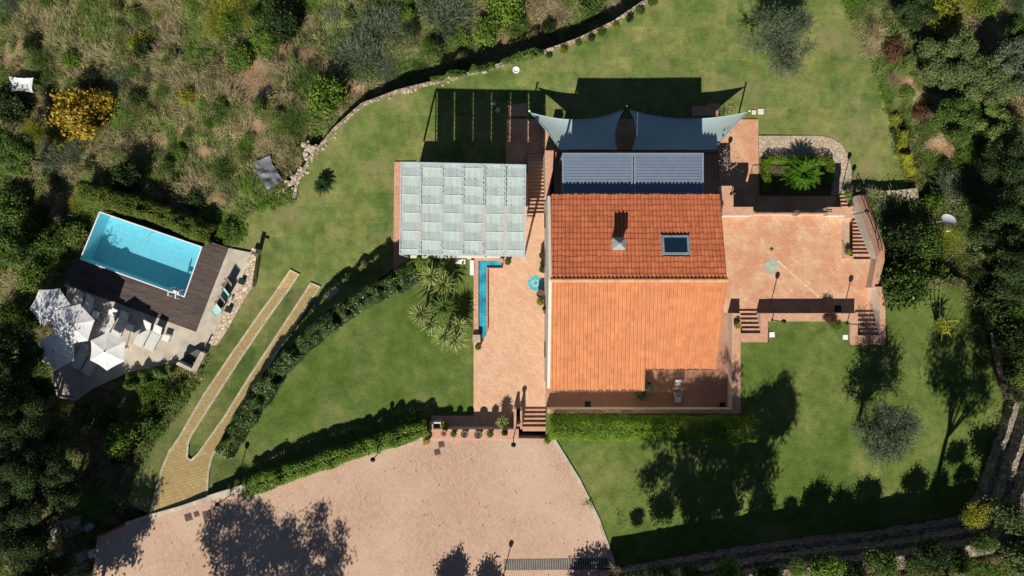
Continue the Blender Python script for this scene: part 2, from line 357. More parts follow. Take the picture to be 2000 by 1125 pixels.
def surface(name, poly, h, mats, depth=None, step=1.0, kind='structure', dz=0.0):
    """a ground surface bounded by poly (world xy), following height h, with a skirt going down to depth"""
    bm = bmesh.new(); vs = [bm.verts.new((x, y, 0)) for x, y in poly]; f = bm.faces.new(vs); bm.normal_update()
    if f.normal.z < 0: f.normal_flip()
    bmesh.ops.triangulate(bm, faces=bm.faces[:])
    if step:
        xs = [p[0] for p in poly]; ys = [p[1] for p in poly]
        for ax, lo, hi in ((0, min(xs), max(xs)), (1, min(ys), max(ys))):
            k = math.floor(lo / step) + 1
            while k * step < hi:
                co_ = (k * step, 0, 0) if ax == 0 else (0, k * step, 0); no = (1, 0, 0) if ax == 0 else (0, 1, 0)
                bmesh.ops.bisect_plane(bm, geom=bm.verts[:] + bm.edges[:] + bm.faces[:], plane_co=co_, plane_no=no, dist=1e-5); k += 1
    X = np.array([v.co.x for v in bm.verts]); Y = np.array([v.co.y for v in bm.verts])
    Z = h(X, Y) + dz
    for v, z in zip(bm.verts, Z): v.co.z = z
    if depth is not None:
        be = [e for e in bm.edges if e.is_boundary]; m = {}
        for e in be:
            for v in e.verts:
                if v not in m: m[v] = bm.verts.new((v.co.x, v.co.y, depth))
        for e in be:
            a, b = e.verts; lp = e.link_loops[0]
            if lp.vert != a: a, b = b, a
            nf = bm.faces.new((b, a, m[a], m[b])); nf.material_index = 1
    me = bpy.data.meshes.new(name); bm.to_mesh(me); bm.free()
    o = link_mesh(name, me, mats); return tag(o, kind=kind) if kind else o
def flat(z): return lambda x, y: np.full(np.shape(x), float(z))
def P(lst, z): return [W2(a, b, z) for a, b in lst]
def PF(lst, h): return [WF(a, b, h)[:2] for a, b in lst]

# outline of every built-up part of the garden
NWALL = [(575,388),(583,350),(612,303),(655,252),(708,205),(780,178),(850,161),(900,149),(955,134),(1010,118),(1060,103),(1130,78),(1200,44),(1262,2),(1300,-40)]
N_poly = [(252,985),(300,1007),(405,973),(425,890),(470,790),(560,690),(650,610),(740,545),(775,520),(1420,520),(1660,430),(1640,384),(1790,377),(1768,340),(1742,250),(1716,160),(1684,80),(1632,-40)] \
  + NWALL[::-1] + [(505,402),(474,425),(482,455),(447,484),(497,495),(487,560),(440,620),(402,695),(388,735),(352,800),(292,868),(258,935)]
Nw = PF(N_poly, hA)
M_poly = [(797,503),(930,503),(930,850),(838,852),(720,880),(600,913),(480,955),(398,980),(416,890),(447,826),(496,757),(560,693),(620,640),(690,590),(745,548)]
Mw = PF(M_poly, hM)
U_poly = [(1438,668),(1502,668),(1502,626),(1658,626),(1658,673),(1730,673),(1730,598),(1722,560),(1800,556),(1884,556),(1893,600),(1930,690),(1962,775),(1940,850),(1918,915),(1902,965),(1882,1004),(1700,1035),(1453,1065),(1330,1085),(1205,1108),(1168,1012),(1130,935),(1085,863),(1066,855),(1066,806),(1438,806)]
Uw = PF(U_poly, hU)
D_poly = [(190,1050),(245,1026),(298,1009),(407,976),(480,952),(600,910),(720,878),(838,854),(1082,857),(1130,937),(1168,1014),(1194,1085),(1206,1125),(1215,1300),(150,1300),(180,1125)]
Dw = P(D_poly, ZU)
PT_poly = [(142,500),(120,556),(132,560),(107,722),(118,770),(150,778),(178,757),(249,724),(345,704),(372,716),(402,694),(440,620),(487,560),(497,495),(447,482),(402,468)]
ZP = -2.4
PTw = P(PT_poly, ZP)
lawn_lo = surface('lawn', Nw, hA, [lawn_N, stone], -6.5, 1.0)
lawn_mid = surface('lawn', Mw, hM, [lawn_M, stone], -3.2, 1.0)
lawn_up = surface('lawn', Uw, hU, [lawn_E, stone], -1, 1.0)
surface('driveway', Dw, flat(ZU), [drivem, kerbst], -2.5, None)

TB = [(1204,1109),(1330,1086),(1453,1066),(1580,1048),(1700,1036),(1800,1020),(1883,1005),(1903,965),(1920,912),(1942,850),(1963,780)]
tbw = np.array([W2(a, b, ZU) for a, b in TB]); _T = np.gradient(tbw, axis=0); _T /= np.linalg.norm(_T, axis=1, keepdims=True); _N = np.stack([_T[:, 1], -_T[:, 0]], 1)
tierw = [tuple(p) for p in (tbw - _N * 1.2)] + [tuple(p) for p in (tbw + _N * 1.45)[::-1]]
tierw[0] = (tierw[0][0] - 1.5, tierw[0][1]); tierw[-1] = (tierw[-1][0] - 1.5, tierw[-1][1])
# the wild hillside: one sheet reaching far beyond the frame
gx = np.concatenate([np.linspace(-400, -60, 18)[:-1], np.arange(-60, 60, .45), np.linspace(60, 400, 18)])
gy = np.concatenate([np.linspace(-350, -45, 16)[:-1], np.arange(-45, 40, .45), np.linspace(40, 350, 16)])
GX, GY = np.meshgrid(gx, gy); GZ = hT(GX, GY)
built = np.zeros(GX.shape, bool)
pooly = P([(186,400),(408,480),(368,594),(144,514)], ZP)
for pl in (tierw, Nw, Mw, Uw, Dw, PTw, pooly, P([(1000,500),(1000,860),(1440,860),(1440,500)], 0), P([(1400,400),(1400,700),(1720,680),(1712,560),(1712,420)], 0), P([(925,240),(925,860),(1100,860),(1100,240)], 0)):
    built |= inpoly(GX, GY, pl)
def tz(x, y):
    """terrain height for planting"""
    return hT(x, y)
GZ = np.where(built, np.minimum(GZ - 2.5, -5.2), GZ)
ny, nx = GX.shape
vid = np.arange(nx * ny).reshape(ny, nx)
fc = np.stack([vid[:-1, :-1], vid[:-1, 1:], vid[1:, 1:], vid[1:, :-1]], -1).reshape(-1, 4)
me = bpy.data.meshes.new('hillside'); me.vertices.add(nx * ny)
me.vertices.foreach_set('co', np.stack([GX, GY, GZ], -1).reshape(-1).astype(np.float32))
me.loops.add(len(fc) * 4); me.loops.foreach_set('vertex_index', fc.reshape(-1).astype(np.int32))
me.polygons.add(len(fc)); me.polygons.foreach_set('loop_start', np.arange(0, len(fc) * 4, 4, dtype=np.int32)); me.polygons.foreach_set('loop_total', np.full(len(fc), 4, np.int32))
me.polygons.foreach_set('use_smooth', np.ones(len(fc), bool)); me.update(calc_edges=True)
BARE = [(490, 165, 50), (300, 270, 34), (420, 400, 28), (20, 100, 34), (600, 108, 22), (560, 95, 18), (640, 128, 20), (520, 240, 26), (515, 290, 26), (420, 240, 26), (700, 170, 26), (1790, 190, 18), (1835, 270, 24), (1775, 160, 16), (1660, 10, 22), (915, 65, 14), (745, 130, 18), (220, 960, 22), (235, 900, 20), (1860, 305, 16), (1945, 760, 22), (360, 260, 18), (545, 325, 30), (590, 30, 14), (1700, 120, 14), (1925, 300, 14), (340, 330, 18), (250, 300, 16), (400, 300, 18), (550, 130, 20), (440, 340, 20), (380, 170, 14)]
bare = np.zeros(GX.shape)
for a_, b_, r_ in BARE:
    q_ = WF(a_, b_, hT); wob = (vnoise(GX, GY, 1.3, 51) - .5) * 1.1; bare = np.maximum(bare, np.clip(1.5 - np.hypot(GX - q_[0], (GY - q_[1]) * 1.15) / (r_ / 26.) - wob, 0, 1))
at = me.attributes.new('bare', 'FLOAT', 'POINT'); at.data.foreach_set('value', bare.reshape(-1).astype(np.float32))
m, n, b = newmat('hillside_soil'); setb(b, .95, .1); v = coords(n)
f = noise(n, v, .35, 6, .7); r = ramp(n, [(.34, (.05, .06, .022)), (.48, (.11, .115, .045)), (.60, (.24, .18, .09)), (.75, (.42, .29, .17))]); n.links.new(f, r.inputs[0])
f2 = noise(n, v, 5, 5, .8); r2 = ramp(n, [(.25, (.5,) * 3), (.75, (1.4,) * 3)]); n.links.new(f2, r2.inputs[0])
an = n.nodes.new('ShaderNodeAttribute'); an.attribute_name = 'bare'; fb = noise(n, v, 1.4, 4); rb = ramp(n, [(.35, (.40, .25, .14)), (.65, (.55, .38, .24))]); n.links.new(fb, rb.inputs[0])
c = mix(n, mix(n, r.outputs[0], rb.outputs[0], an.outputs['Fac']), r2.outputs[0], 1.0, 'MULTIPLY'); n.links.new(c, b.inputs[0]); bump(n, b, f2, 1, .15)
tag(link_mesh('hillside', me, m), kind='structure')

# ------------------------------------------------------------ terraces
def slab(name, polypx, z, mats, depth, kind='structure'):
    mb = MB(); mb.prism(P(polypx, z), depth, z, 0, 1); return tag(mb.build(name, mats), kind=kind)
T0 = MB()
XW = -7.15; YN = 8.1
a0 = W2(925, 503); a1 = W2(1063, 812)
westz = 0.012
wpoly = [(XW, YN), (1.12, YN), (1.12, 5.27), (2.36, 5.27), (2.36, W2(0, 800)[1]), (W2(1008, 0)[0], W2(0, 800)[1]), (W2(1008, 0)[0], W2(0, 839)[1]), (W2(842, 0)[0], W2(0, 839)[1]), (W2(842, 0)[0], W2(0, 812)[1]), (a0[0], W2(0, 812)[1]), (a0[0], 2.02), (XW, 2.02)]
T0.prism(wpoly, -3.0, westz, 0, 1); tag(T0.build('terrace', [terra_w, stone]), kind='structure')
# low paved strip along the foot of the western terrace wall
mb = MB(); z = -2.5
mb.prism([W2(770, 316, z), (XW - .004, W2(0, 316, z)[1]), (XW - .004, 1.9), W2(795, 508, z), W2(795, 531, z), W2(768, 531, z)], -3.0, z, 0); tag(mb.build('pavement', [coping]), kind='structure')
# balcony north of the house, house patio and eastern terrace
BY = 9.55
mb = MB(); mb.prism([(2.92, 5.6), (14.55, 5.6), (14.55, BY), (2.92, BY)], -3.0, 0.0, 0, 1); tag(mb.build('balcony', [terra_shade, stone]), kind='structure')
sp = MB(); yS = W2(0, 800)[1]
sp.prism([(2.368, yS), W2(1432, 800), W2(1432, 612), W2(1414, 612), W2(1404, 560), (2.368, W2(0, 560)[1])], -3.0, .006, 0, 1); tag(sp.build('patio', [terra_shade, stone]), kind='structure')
ep = MB()
ep.prism([W2(1404, 559.5), W2(1414, 611.5), W2(1432, 611.5), W2(1432, 670), W2(1729, 670), W2(1722, 600), W2(1712, 556), W2(1712, 506), W2(1650, 506), W2(1647, 430), W2(1630, 419), W2(1404, 419)], -3.0, .010, 0, 1)
tag(ep.build('terrace', [terra, stone]), kind='structure')
# lower patio under the sails and beside the planting bed
zl = ZL + .05
lp = MB()
lp.prism([W2(988, 232, zl), W2(1481, 233, zl), W2(1481, 383, zl), W2(1645, 383, zl), W2(1700, 383, zl), W2(1700, 430, zl), W2(1400, 430, zl), W2(1090, 330, zl), W2(988, 330, zl)], -3.0, zl, 0)
tag(lp.build('patio', [terra]), kind='structure')
cp = MB(); zc = ZL + .075
cp.prism(P([(1482,265),(1600,265),(1622,269),(1641,279),(1655,298),(1662,325),(1666,381),(1624,381),(1624,306),(1482,306)], zc), -3.0, zc, 0)
tag(cp.build('path', [crazy]), kind='structure')
bedp = MB(); bedp.prism(P([(1484,308),(1622,308),(1622,381.5),(1484,381.5)], zc), -3, zc - .02, 0); tag(bedp.build('planting_bed', [plain('bed_soil', (.11, .09, .05), .95, .1)]), kind='structure')
# pinkish slabs on the lower lawn
for i, pl in enumerate([[(1352,207),(1382,207),(1382,202),(1406,202),(1406,226),(1352,226)], [(992,206),(1029,200),(1029,226),(992,226)]]):
    mb = MB(); mb.prism(P(pl, zl), -3, zl - .02, 0); tag(mb.build('pavement', [coping]), kind='structure')
# two tracks of sandstone setts that join in a forecourt
def hAo(o): return lambda x, y: hA(x, y) + o
track = [(294,1008),(300,985),(318,915),(333,880),(352,853),(400,770),(450,696),(505,617),(568,528),(584,536),(530,612),(470,700),(415,785),(375,848),(368,866),(366,893),(374,899),(388,886),(440,813),(490,733),(548,645),(608,553),(625,560),(585,622),(540,690),(490,773),(440,850),(415,890),(407,925),(405,968),(405,974)]
surface('path', PF(track, hAo(.07)), hA, [golden, golden], -2.9, 1.0, dz=.07)
def ribbon(name, px, h, wd, mats, z0=.0, th=.1, kind=None, step=.8):
    """a continuous strip of stone along a pixel line on the height function h"""
    pts = [WF(a, b, h) for a, b in px]; fine = []
    for p, q in zip(pts[:-1], pts[1:]):
        k = max(1, int(math.dist(p[:2], q[:2]) / step))
        fine += [(p[0] + (q[0] - p[0]) * i / k, p[1] + (q[1] - p[1]) * i / k) for i in range(k)]
    fine.append(pts[-1][:2]); A = np.array(fine); Z = h(A[:, 0], A[:, 1]) + z0
    T = np.gradient(A, axis=0); T /= np.linalg.norm(T, axis=1, keepdims=True); Nn = np.stack([-T[:, 1], T[:, 0]], 1)
    mb = MB(); k = len(A); wds = wd if np.ndim(wd) else np.full(k, wd)
    for i in range(k):
        l = A[i] + Nn[i] * wds[i] / 2; r_ = A[i] - Nn[i] * wds[i] / 2
        mb.v += [(l[0], l[1], Z[i]), (l[0], l[1], Z[i] + th), (r_[0], r_[1], Z[i] + th), (r_[0], r_[1], Z[i])]
    for i in range(k - 1):
        for j in range(3): mb.f.append((4 * i + j, 4 * i + j + 1, 4 * i + 5 + j, 4 * i + 4 + j)); mb.m.append(0)
    mb.f.append((0, 3, 2, 1)); mb.f.append((4 * k - 4, 4 * k - 3, 4 * k - 2, 4 * k - 1)); mb.m += [0, 0]
    bmf = mb.build(name, mats); me = bmf.data
    bm = bmesh.new(); bm.from_mesh(me); bmesh.ops.recalc_face_normals(bm, faces=bm.faces); bm.to_mesh(me); bm.free()
    return tag(bmf, kind=kind) if kind else bmf
for ln in ([(294,1006),(300,985),(318,915),(333,880),(352,853),(400,770),(450,696),(505,617),(568,528),(584,536),(530,612),(470,700),(415,785),(375,848),(368,866),(366,893),(374,899),(388,886),(440,813),(490,733),(548,645),(608,553),(625,560),(585,622),(540,690),(490,773),(440,850),(415,890),(407,925),(405,966)],):
    ribbon('kerb', ln, hA, .16, [setedge], -.08, .19, 'structure')
# kerbs round the driveway
kz = flat(ZU)
ribbon('kerb', [(245,1024),(298,1007),(355,991),(407,973)], kz, .26, [kerbst], -.1, .13, 'structure')
ribbon('kerb', [(407,973),(480,950),(600,909),(720,876),(838,852)], kz, .40, [kerbst], -.1, .22, 'structure')
ribbon('kerb', [(1082,858),(1130,936),(1168,1013),(1194,1085),(1206,1125),(1212,1200)], kz, .20, [kerbst], -.1, .2, 'structure')
ribbon('kerb', [(190,1048),(245,1024)], kz, .12, [redp], -.1, .2, 'structure')

# ------------------------------------------------------------ walls
def wall(name, polypx, z, zb, mats, label, parent=None, group=None, cat='wall', bev=0):
    mb = MB(); mb.prism(P(polypx, z if not isinstance(z, list) else max(z)), zb, z, 0, 1 if len(mats) > 1 else None)
    return tag(mb.build(name, mats), label, cat, group)
def rect(x0, y0, x1, y1): return [(x0, y0), (x1, y0), (x1, y1), (x0, y1)]
# curved retaining wall on the north side of the lower lawn
nw = ribbon('retaining_wall', NWALL, hA, .26, [stone], -4.2, 4.33, None, 1.0)
tag(nw, 'long curved dry stone retaining wall along the north edge of the lower lawn', 'wall')
# coped walls round the two upper staircases and along the upper lawn
cz = ZU + .06
def coped(name, polys, z, zb, label, mats=None):
    mb = MB()
    for pl in polys: mb.prism(P(pl, z), zb, z, 0, 1)
    return tag(mb.build(name, mats or [coping, render_w]), label, 'wall')
coped('garden_wall', [[(1429.5,612),(1446.5,612),(1446.5,652),(1446.5,807.5),(1429.5,807.5)]], cz, -.5, 'long low terracotta capped wall between the house patio and the right lawn')
coped('garden_wall', [[(1447,651),(1485.5,651),(1485.5,612),(1499.5,612),(1499.5,668),(1447,668)]], cz - .02, -.5, 'terracotta capped wall around the steps nearest the house on the right lawn')
coped('garden_wall', [[(1500,612),(1660,612),(1660,627.5),(1500,627.5)]], cz, -.5, 'straight terracotta capped retaining wall between the two right staircases')
coped('garden_wall', [[(1660.5,612),(1675.5,612),(1675.5,655),(1718.5,655),(1718.5,606),(1711,560),(1722,560),(1729.5,606),(1729.5,673.5),(1660.5,673.5)]], cz + .01, -.5, 'terracotta capped wall around the far right steps beside the green bush')
coped('garden_wall', [rect(1068.5, 799.5, 1429, 807.5)], cz - .01, -.5, 'long brick capped wall between the shaded patio and the clipped hedge')
coped('garden_wall', [[(838.5,838.5),(1013,838.5),(1013,858),(838.5,856)], [(838.5,838.5),(838.5,828),(846,828),(846,838.4)]], ZU + .1, -.5, 'terracotta capped wall carrying the row of plant pots above the driveway')
coped('garden_wall', [rect(1003.5, 799, 1008.5, 838.2), rect(1016, 799, 1020, 838.2)], ZU + .12, -.5, 'narrow planter wall beside the driveway steps')
# eastern terrace parapets
pz = .95
coped('parapet_wall', [[(1409.5,363),(1432.5,363),(1432.5,404.2),(1471,404.2),(1471,421),(1412,421)]], pz, ZL, 'thick L shaped terracotta capped parapet at the corner between house and right terrace')
coped('parapet_wall', [[(1617,404.5),(1665,404.5),(1665,427),(1652,427),(1652,421),(1617,421)]], pz, ZL, 'short capped parapet at the top right corner of the right terrace')
coped('parapet_wall', [[(1651,427.6),(1659,427.6),(1659,500),(1667,500),(1667,505.5),(1651,505.5)]], .55, ZL, 'low capped wall between the right terrace and its descending stairs')
coped('parapet_wall', [rect(1471.5, 412.5, 1616.5, 419.5)], .35, ZL, 'low capped wall under the iron railing above the palm bed')
coped('parapet_wall', [[(1064.5,294),(1081.5,294),(1079,340),(1072.5,384),(1065,384)]], .95, ZL, 'tall terracotta capped wall between the left stairs and the louvred roof')
mb = MB(); A = [(1671,382,-1.35),(1692,380,-1.35),(1727,480,.55),(1728,508,.75),(1714,562,.8),(1702,562,.8),(1712,505,.75),(1702,470,.35)]
mb.prism([W2(a, b, c) for a, b, c in A], -3, [c for a, b, c in A], 0, 1)
tag(mb.build('stair_wall', [coping, render_w]), 'sloping terracotta capped wall on the right side of the descending stairs', 'wall')
rb = ribbon('dry_stone_wall', [(1692,381),(1720,385),(1760,383),(1792,379)], flat(-1.9), .9, [stone], -1.6, 1.7); tag(rb, 'short rough dry stone wall at the bottom right end of the lower lawn', 'wall')
# the left pergola's balustrade, pool wall
mb = MB(); mb.box((-3.9, 2.16, .92), (6.2, .2, .1)); mb.box((-3.9, 2.16, .08), (6.2, .22, .12))
for i in range(26): mb.lathe((-6.9 + i * .24, 2.16, .14), [(.05, 0), (.07, .2), (.03, .45), (.05, .73)], 8)
tag(mb.build('balustrade', [render_w]), 'pale balustrade along the south edge of the fabric roofed pergola', 'balustrade')
pwz = ZP + .55
mb = MB(); pw = [(489,492),(501,496),(492,560),(468,600),(446,640),(412,694),(402,697),(396,690),(428,632),(447,598),(468,558)]
mb.prism(P(pw, pwz), ZP - .5, pwz, 0); tag(mb.build('stone_wall', [poolstone]), 'low pale stone wall along the right side of the pool terrace', 'wall')
# dry stone terraces stepping up beyond the upper lawn
TB = [(1204,1109),(1330,1086),(1453,1066),(1580,1048),(1700,1036),(1800,1020),(1883,1005),(1903,965),(1920,912),(1942,850),(1963,780)]
def off(px, d):
    A = np.array(px, float); T = np.gradient(A, axis=0); T /= np.linalg.norm(T, axis=1, keepdims=True); return A + np.stack([-T[:, 1], T[:, 0]], 1) * d
for i in range(3):
    z = ZU + .95 * (i + 1); zi = z - .95
    base = np.array([W2(a, b, ZU) for a, b in TB]); T = np.gradient(base, axis=0); T /= np.linalg.norm(T, axis=1, keepdims=True); Nn = np.stack([T[:, 1], -T[:, 0]], 1)
    wide = np.interp(np.arange(len(TB)), [0, 6, 7, 10], [.36, .36, .42, .42])[:, None]
    a = base + Nn * wide * (i + .02); bq = base + Nn * (wide * (i + 1) + (.5 if i == 2 else 0.0))
    # roughened front line
    def rough(A, s):
        out = []
        for p, q in zip(A[:-1], A[1:]):
            k = max(2, int(np.linalg.norm(q - p) / .3)); out += [p + (q - p) * t / k + rng.normal(size=2) * s for t in range(k)]
        return out + [A[-1]]
    aa = rough(a, .035); bb = rough(bq, .0)
    aa[0] = aa[0] + np.array([-1.2, -.2]); bb[0] = bb[0] + np.array([-1.2, -.2])
    mb = MB(); mb.prism([tuple(p) for p in aa] + [tuple(p) for p in bb[::-1]], ZU - 1, z, 0)
    tag(mb.build('stone_terrace', [gabion]), ['lowest dry stone terrace wall curving along the right lawn edge', 'middle dry stone terrace wall curving beyond the right lawn', 'uppermost dry stone terrace wall below the bushes at bottom right'][i], 'terrace wall', 'stone terraces stepping up beyond the lawn')

# ------------------------------------------------------------ stairs
def stairs(name, label, x0, x1, ys, yn, ztop, zbot, nsteps, parent=None, x0b=None, x1b=None):
    """steps going down towards the north (up in the photo); ys and yn are world y"""
    root = empty(name, ((x0 + x1) / 2, ys, zbot), 0, label, 'staircase', None)
    dz = (ztop - zbot) / (nsteps + 1); dy = (yn - ys) / nsteps
    x0b = x0 if x0b is None else x0b; x1b = x1 if x1b is None else x1b
    for i in range(nsteps):
        z = ztop - dz * (i + 1); t = i / max(1, nsteps - 1); xa = x0 + (x0b - x0) * t - root.location.x; xb = x1 + (x1b - x1) * t - root.location.x
        ya = dy * i; yb = dy * (i + 1) + .03
        mb = MB(); mb.prism([(xa, ya), (xb, ya), (xb, yb), (xa, yb)], -.3, z - zbot, 0, bottom=False)
        mb.build('step', [coping], root)
    return root
y = lambda p, z=0: W2(0, p, z)[1]
x = lambda p, z=0: W2(p, 0, z)[0]
stairs('staircase', 'long shaded staircase down to the lower patio between fabric pergola and house', 1.14, 2.34, y(417), y(296, ZL), 0, ZL, 17)
stairs('staircase', 'five steps from the driveway down to the left terrace', x(1020.5), x(1067), y(843, ZU), y(799), ZU, 0, 5)
stairs('staircase', 'five steps down to the right terrace nearest the house wall', x(1447, .5), x(1484, .5), y(651, ZU), y(608), ZU, 0, 5)
stairs('staircase', 'five steps down to the right terrace at its far right corner', x(1676, .5), x(1717, .5), y(655, ZU), y(610), ZU, 0, 5)
stairs('staircase', 'long flight down from the right terrace beside the sloping wall', x(1668), x(1700), y(504), y(432, -1.7), 0, -1.75, 10, x0b=x(1664, -1.7), x1b=x(1693, -1.7))
stairs('staircase', 'short lower flight of steps leading to the crazy paved path', x(1643, -2), x(1671, -2), y(411, -1.8), y(383, ZL), -1.75, ZL + .05, 4)
mb = MB(); mb.prism([(x(1640, -1.8), y(412, -1.8)), (x(1690, -1.8), y(412, -1.8)), (x(1694, -1.8), y(434, -1.8)), (x(1640, -1.8), y(434, -1.8))], -3, -1.78, 0); tag(mb.build('landing', [coping]), kind='structure')
# ------------------------------------------------------------ house
house = empty('house', (8, 0, 0), 0, 'large house with an orange clay tiled roof in the middle of the garden', 'house')
ho = Vector((8, 0, 0))
RZ = 5.95; SL = .255
yr = (562.5 - 547) * (H - RZ) / F
def rz(y): return RZ - SL * abs(y - yr)
NL = Vector(W(1077, 380, rz(5.96))); NR = Vector(W(1406, 380, rz(5.96)))
RLp = Vector(W(1075, 547, RZ)); RRp = Vector(W(1420, 547, RZ))
SL1 = Vector(W(1073, 761, rz(-6.5))); SM1 = Vector(W(1259, 761, rz(-6.5)))
SM2 = Vector(W(1261, 720, rz(-5.14))); SR2 = Vector(W(1398, 720, rz(-5.14)))
def tiles(name, A, B, Cc, D, cols, rows, step, skip=None):
    """A,B: low edge left/right; D,Cc: high edge left/right.  Overlapping single barrel tiles"""
    prof = [(0, .0), (.12, .0), (.2, .035), (.35, .075), (.5, .088), (.65, .075), (.8, .035), (.88, .0), (1.0, .0)]
    vs = []; fs = []; up = (B - A).cross(D - A).normalized()
    if up.z < 0: up = -up
    for i in range(cols):
        for j in range(rows):
            if skip and skip((i + .5) / cols, (j + .5) / rows): continue
            b = len(vs); v0 = j / rows; v1 = (j + 1.12) / rows; jit = random.uniform(-.006, .006); lift = random.uniform(0, .008)
            def pt(u, v, h):
                lo = A.lerp(B, u); hi = D.lerp(Cc, u); return lo.lerp(hi, v) + up * h - ho
            for (vv, base, sc) in ((v0 + jit, .0, 1.0), (v0 + jit, step + lift, 1.0), (v1, .0, .9)):
                for s, h in prof: vs.append(tuple(pt((i + s) / cols, vv, (h * sc if not (base == 0 and vv == v0 + jit) else h - .03) + base)))
            k = len(prof)
            for r_ in range(2):
                for q in range(k - 1):
                    a = b + r_ * k + q; fs.append((a, a + 1, a + 1 + k, a + k))
    me = bpy.data.meshes.new(name); me.from_pydata(vs, [], fs); me.update()
    return me
def roofpart(name, me): 
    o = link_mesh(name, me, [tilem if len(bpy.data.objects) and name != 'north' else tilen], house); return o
# solid walls under the roof
mb = MB()
def hp(v): return (v.x - ho.x, v.y - ho.y)
xl = 2.52
outline = [(2.36, NL.y - .18), (NR.x - .2, NR.y - .18), (RRp.x - .3, 0.4), (SR2.x - .15, SR2.y + .22), (SM2.x + .05, SM2.y + .22), (SM1.x - .12, SM1.y + .22), (2.36, SM1.y + .22)]
ol = [(a - ho.x, b - ho.y) for a, b in outline]
# walls as side faces reaching the roof plane
n_ = len(ol)
seq = []
for i in range(n_):
    a = outline[i]; bq = outline[(i + 1) % n_]; seq.append(a)
    if (a[1] - yr) * (bq[1] - yr) < 0:
        t = (yr - a[1]) / (bq[1] - a[1]); seq.append((a[0] + (bq[0] - a[0]) * t, yr))
vs_ = []
for i in range(len(seq)):
    a = seq[i]; bq = seq[(i + 1) % len(seq)]
    mb.face([(a[0] - ho.x, a[1], -.1), (a[0] - ho.x, a[1], rz(a[1]) - .03), (bq[0] - ho.x, bq[1], rz(bq[1]) - .03), (bq[0] - ho.x, bq[1], -.1)])
mb.build('wall', [render_w], house)
# western parapet strip in pale render
mb = MB()
ys_ = [SM1.y + .1, yr, NL.y - .1]
for ya, yb_ in ((ys_[0], ys_[1]), (ys_[1], ys_[2])):
    x0, x1 = 2.26 - ho.x, 2.44 - ho.x
    mb.face([(x0, ya, rz(ya) + .08), (x1, ya, rz(ya) + .08), (x1, yb_, rz(yb_) + .08), (x0, yb_, rz(yb_) + .08)])
    mb.face([(x0, ya, -.05), (x0, ya, rz(ya) + .08), (x0, yb_, rz(yb_) + .08), (x0, yb_, -.05)])
    mb.face([(x1, ya, rz(ya) - .2), (x1, ya, rz(ya) + .08), (x1, yb_, rz(yb_) + .08), (x1, yb_, rz(yb_) - .2)])
mb.face([(2.26 - ho.x, ys_[0], -.05), (2.44 - ho.x, ys_[0], -.05), (2.44 - ho.x, ys_[0], rz(ys_[0]) + .08), (2.26 - ho.x, ys_[0], rz(ys_[0]) + .08)])
mb.face([(2.26 - ho.x, ys_[2], -.05), (2.44 - ho.x, ys_[2], -.05), (2.44 - ho.x, ys_[2], rz(ys_[2]) + .08), (2.26 - ho.x, ys_[2], rz(ys_[2]) + .08)])
mb.build('gable_wall', [render_w], house)
# roof boarding just under the tiles, and the tiles
chx = (.395, .44); 
sk0, sk1 = W(1292, 497, 5.3), W(1344, 460, 5.1)
def skip_n(u, v):
    p = NL.lerp(NR, u).lerp(RLp.lerp(RRp, u), v)
    return sk0[0] < p.x < sk1[0] and sk0[1] < p.y < sk1[1]
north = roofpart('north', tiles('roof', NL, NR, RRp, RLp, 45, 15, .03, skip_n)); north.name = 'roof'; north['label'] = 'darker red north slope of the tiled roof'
fr = (1259.5 - 1073) / (1398 - 1073)
RM = Vector(W(1264, 547, RZ))
ns = int(round(45 * (RM.x - RLp.x) / (RRp.x - RLp.x)))
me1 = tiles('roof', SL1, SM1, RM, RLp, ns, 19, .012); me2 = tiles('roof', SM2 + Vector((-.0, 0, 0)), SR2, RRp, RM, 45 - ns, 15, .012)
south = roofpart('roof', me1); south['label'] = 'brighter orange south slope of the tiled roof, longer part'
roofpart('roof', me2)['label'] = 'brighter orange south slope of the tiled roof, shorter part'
mb = MB()
dn = Vector((0, 0, -.05))
for q in ((NL, NR, RRp, RLp), (SL1, SM1, RM, RLp), (SM2, SR2, RRp, RM)): mb.face([p + dn - ho for p in q])
for a, b in ((NL, NR), (NR, RRp), (RRp, SR2), (SR2, SM2), (SM2, SM1), (SM1, SL1)): mb.face([a + dn - ho, b + dn - ho, b + dn * 4 - ho, a + dn * 4 - ho])
mb.build('roof_boarding', [terra_shade], house)
mb = MB(); up = Vector((0, 0, .08)); k = 34
for i in range(k):                                  # ridge tiles
    a = RLp.lerp(RRp, i / k) - ho; b = RLp.lerp(RRp, (i + 1.1) / k) - ho
    mb.tube([a + Vector((0, 0, .02)), b + Vector((0, 0, .035))], [.14, .125], 10)
rd = mb.build('ridge_tiles', [tile_mat('ridge_clay', [(.66, .33, .18), (.70, .38, .22), (.60, .29, .15)])], house)
mb = MB()
for a, b in ((SM2, SR2), (SL1, SM1)): mb.tube([a + Vector((0, -.06, -.06)) - ho, b + Vector((0, -.06, -.06)) - ho], .055, 8)
mb.build('gutter', [plain('copper_gutter', (.16, .07, .04), .5, .4, .5)], house)
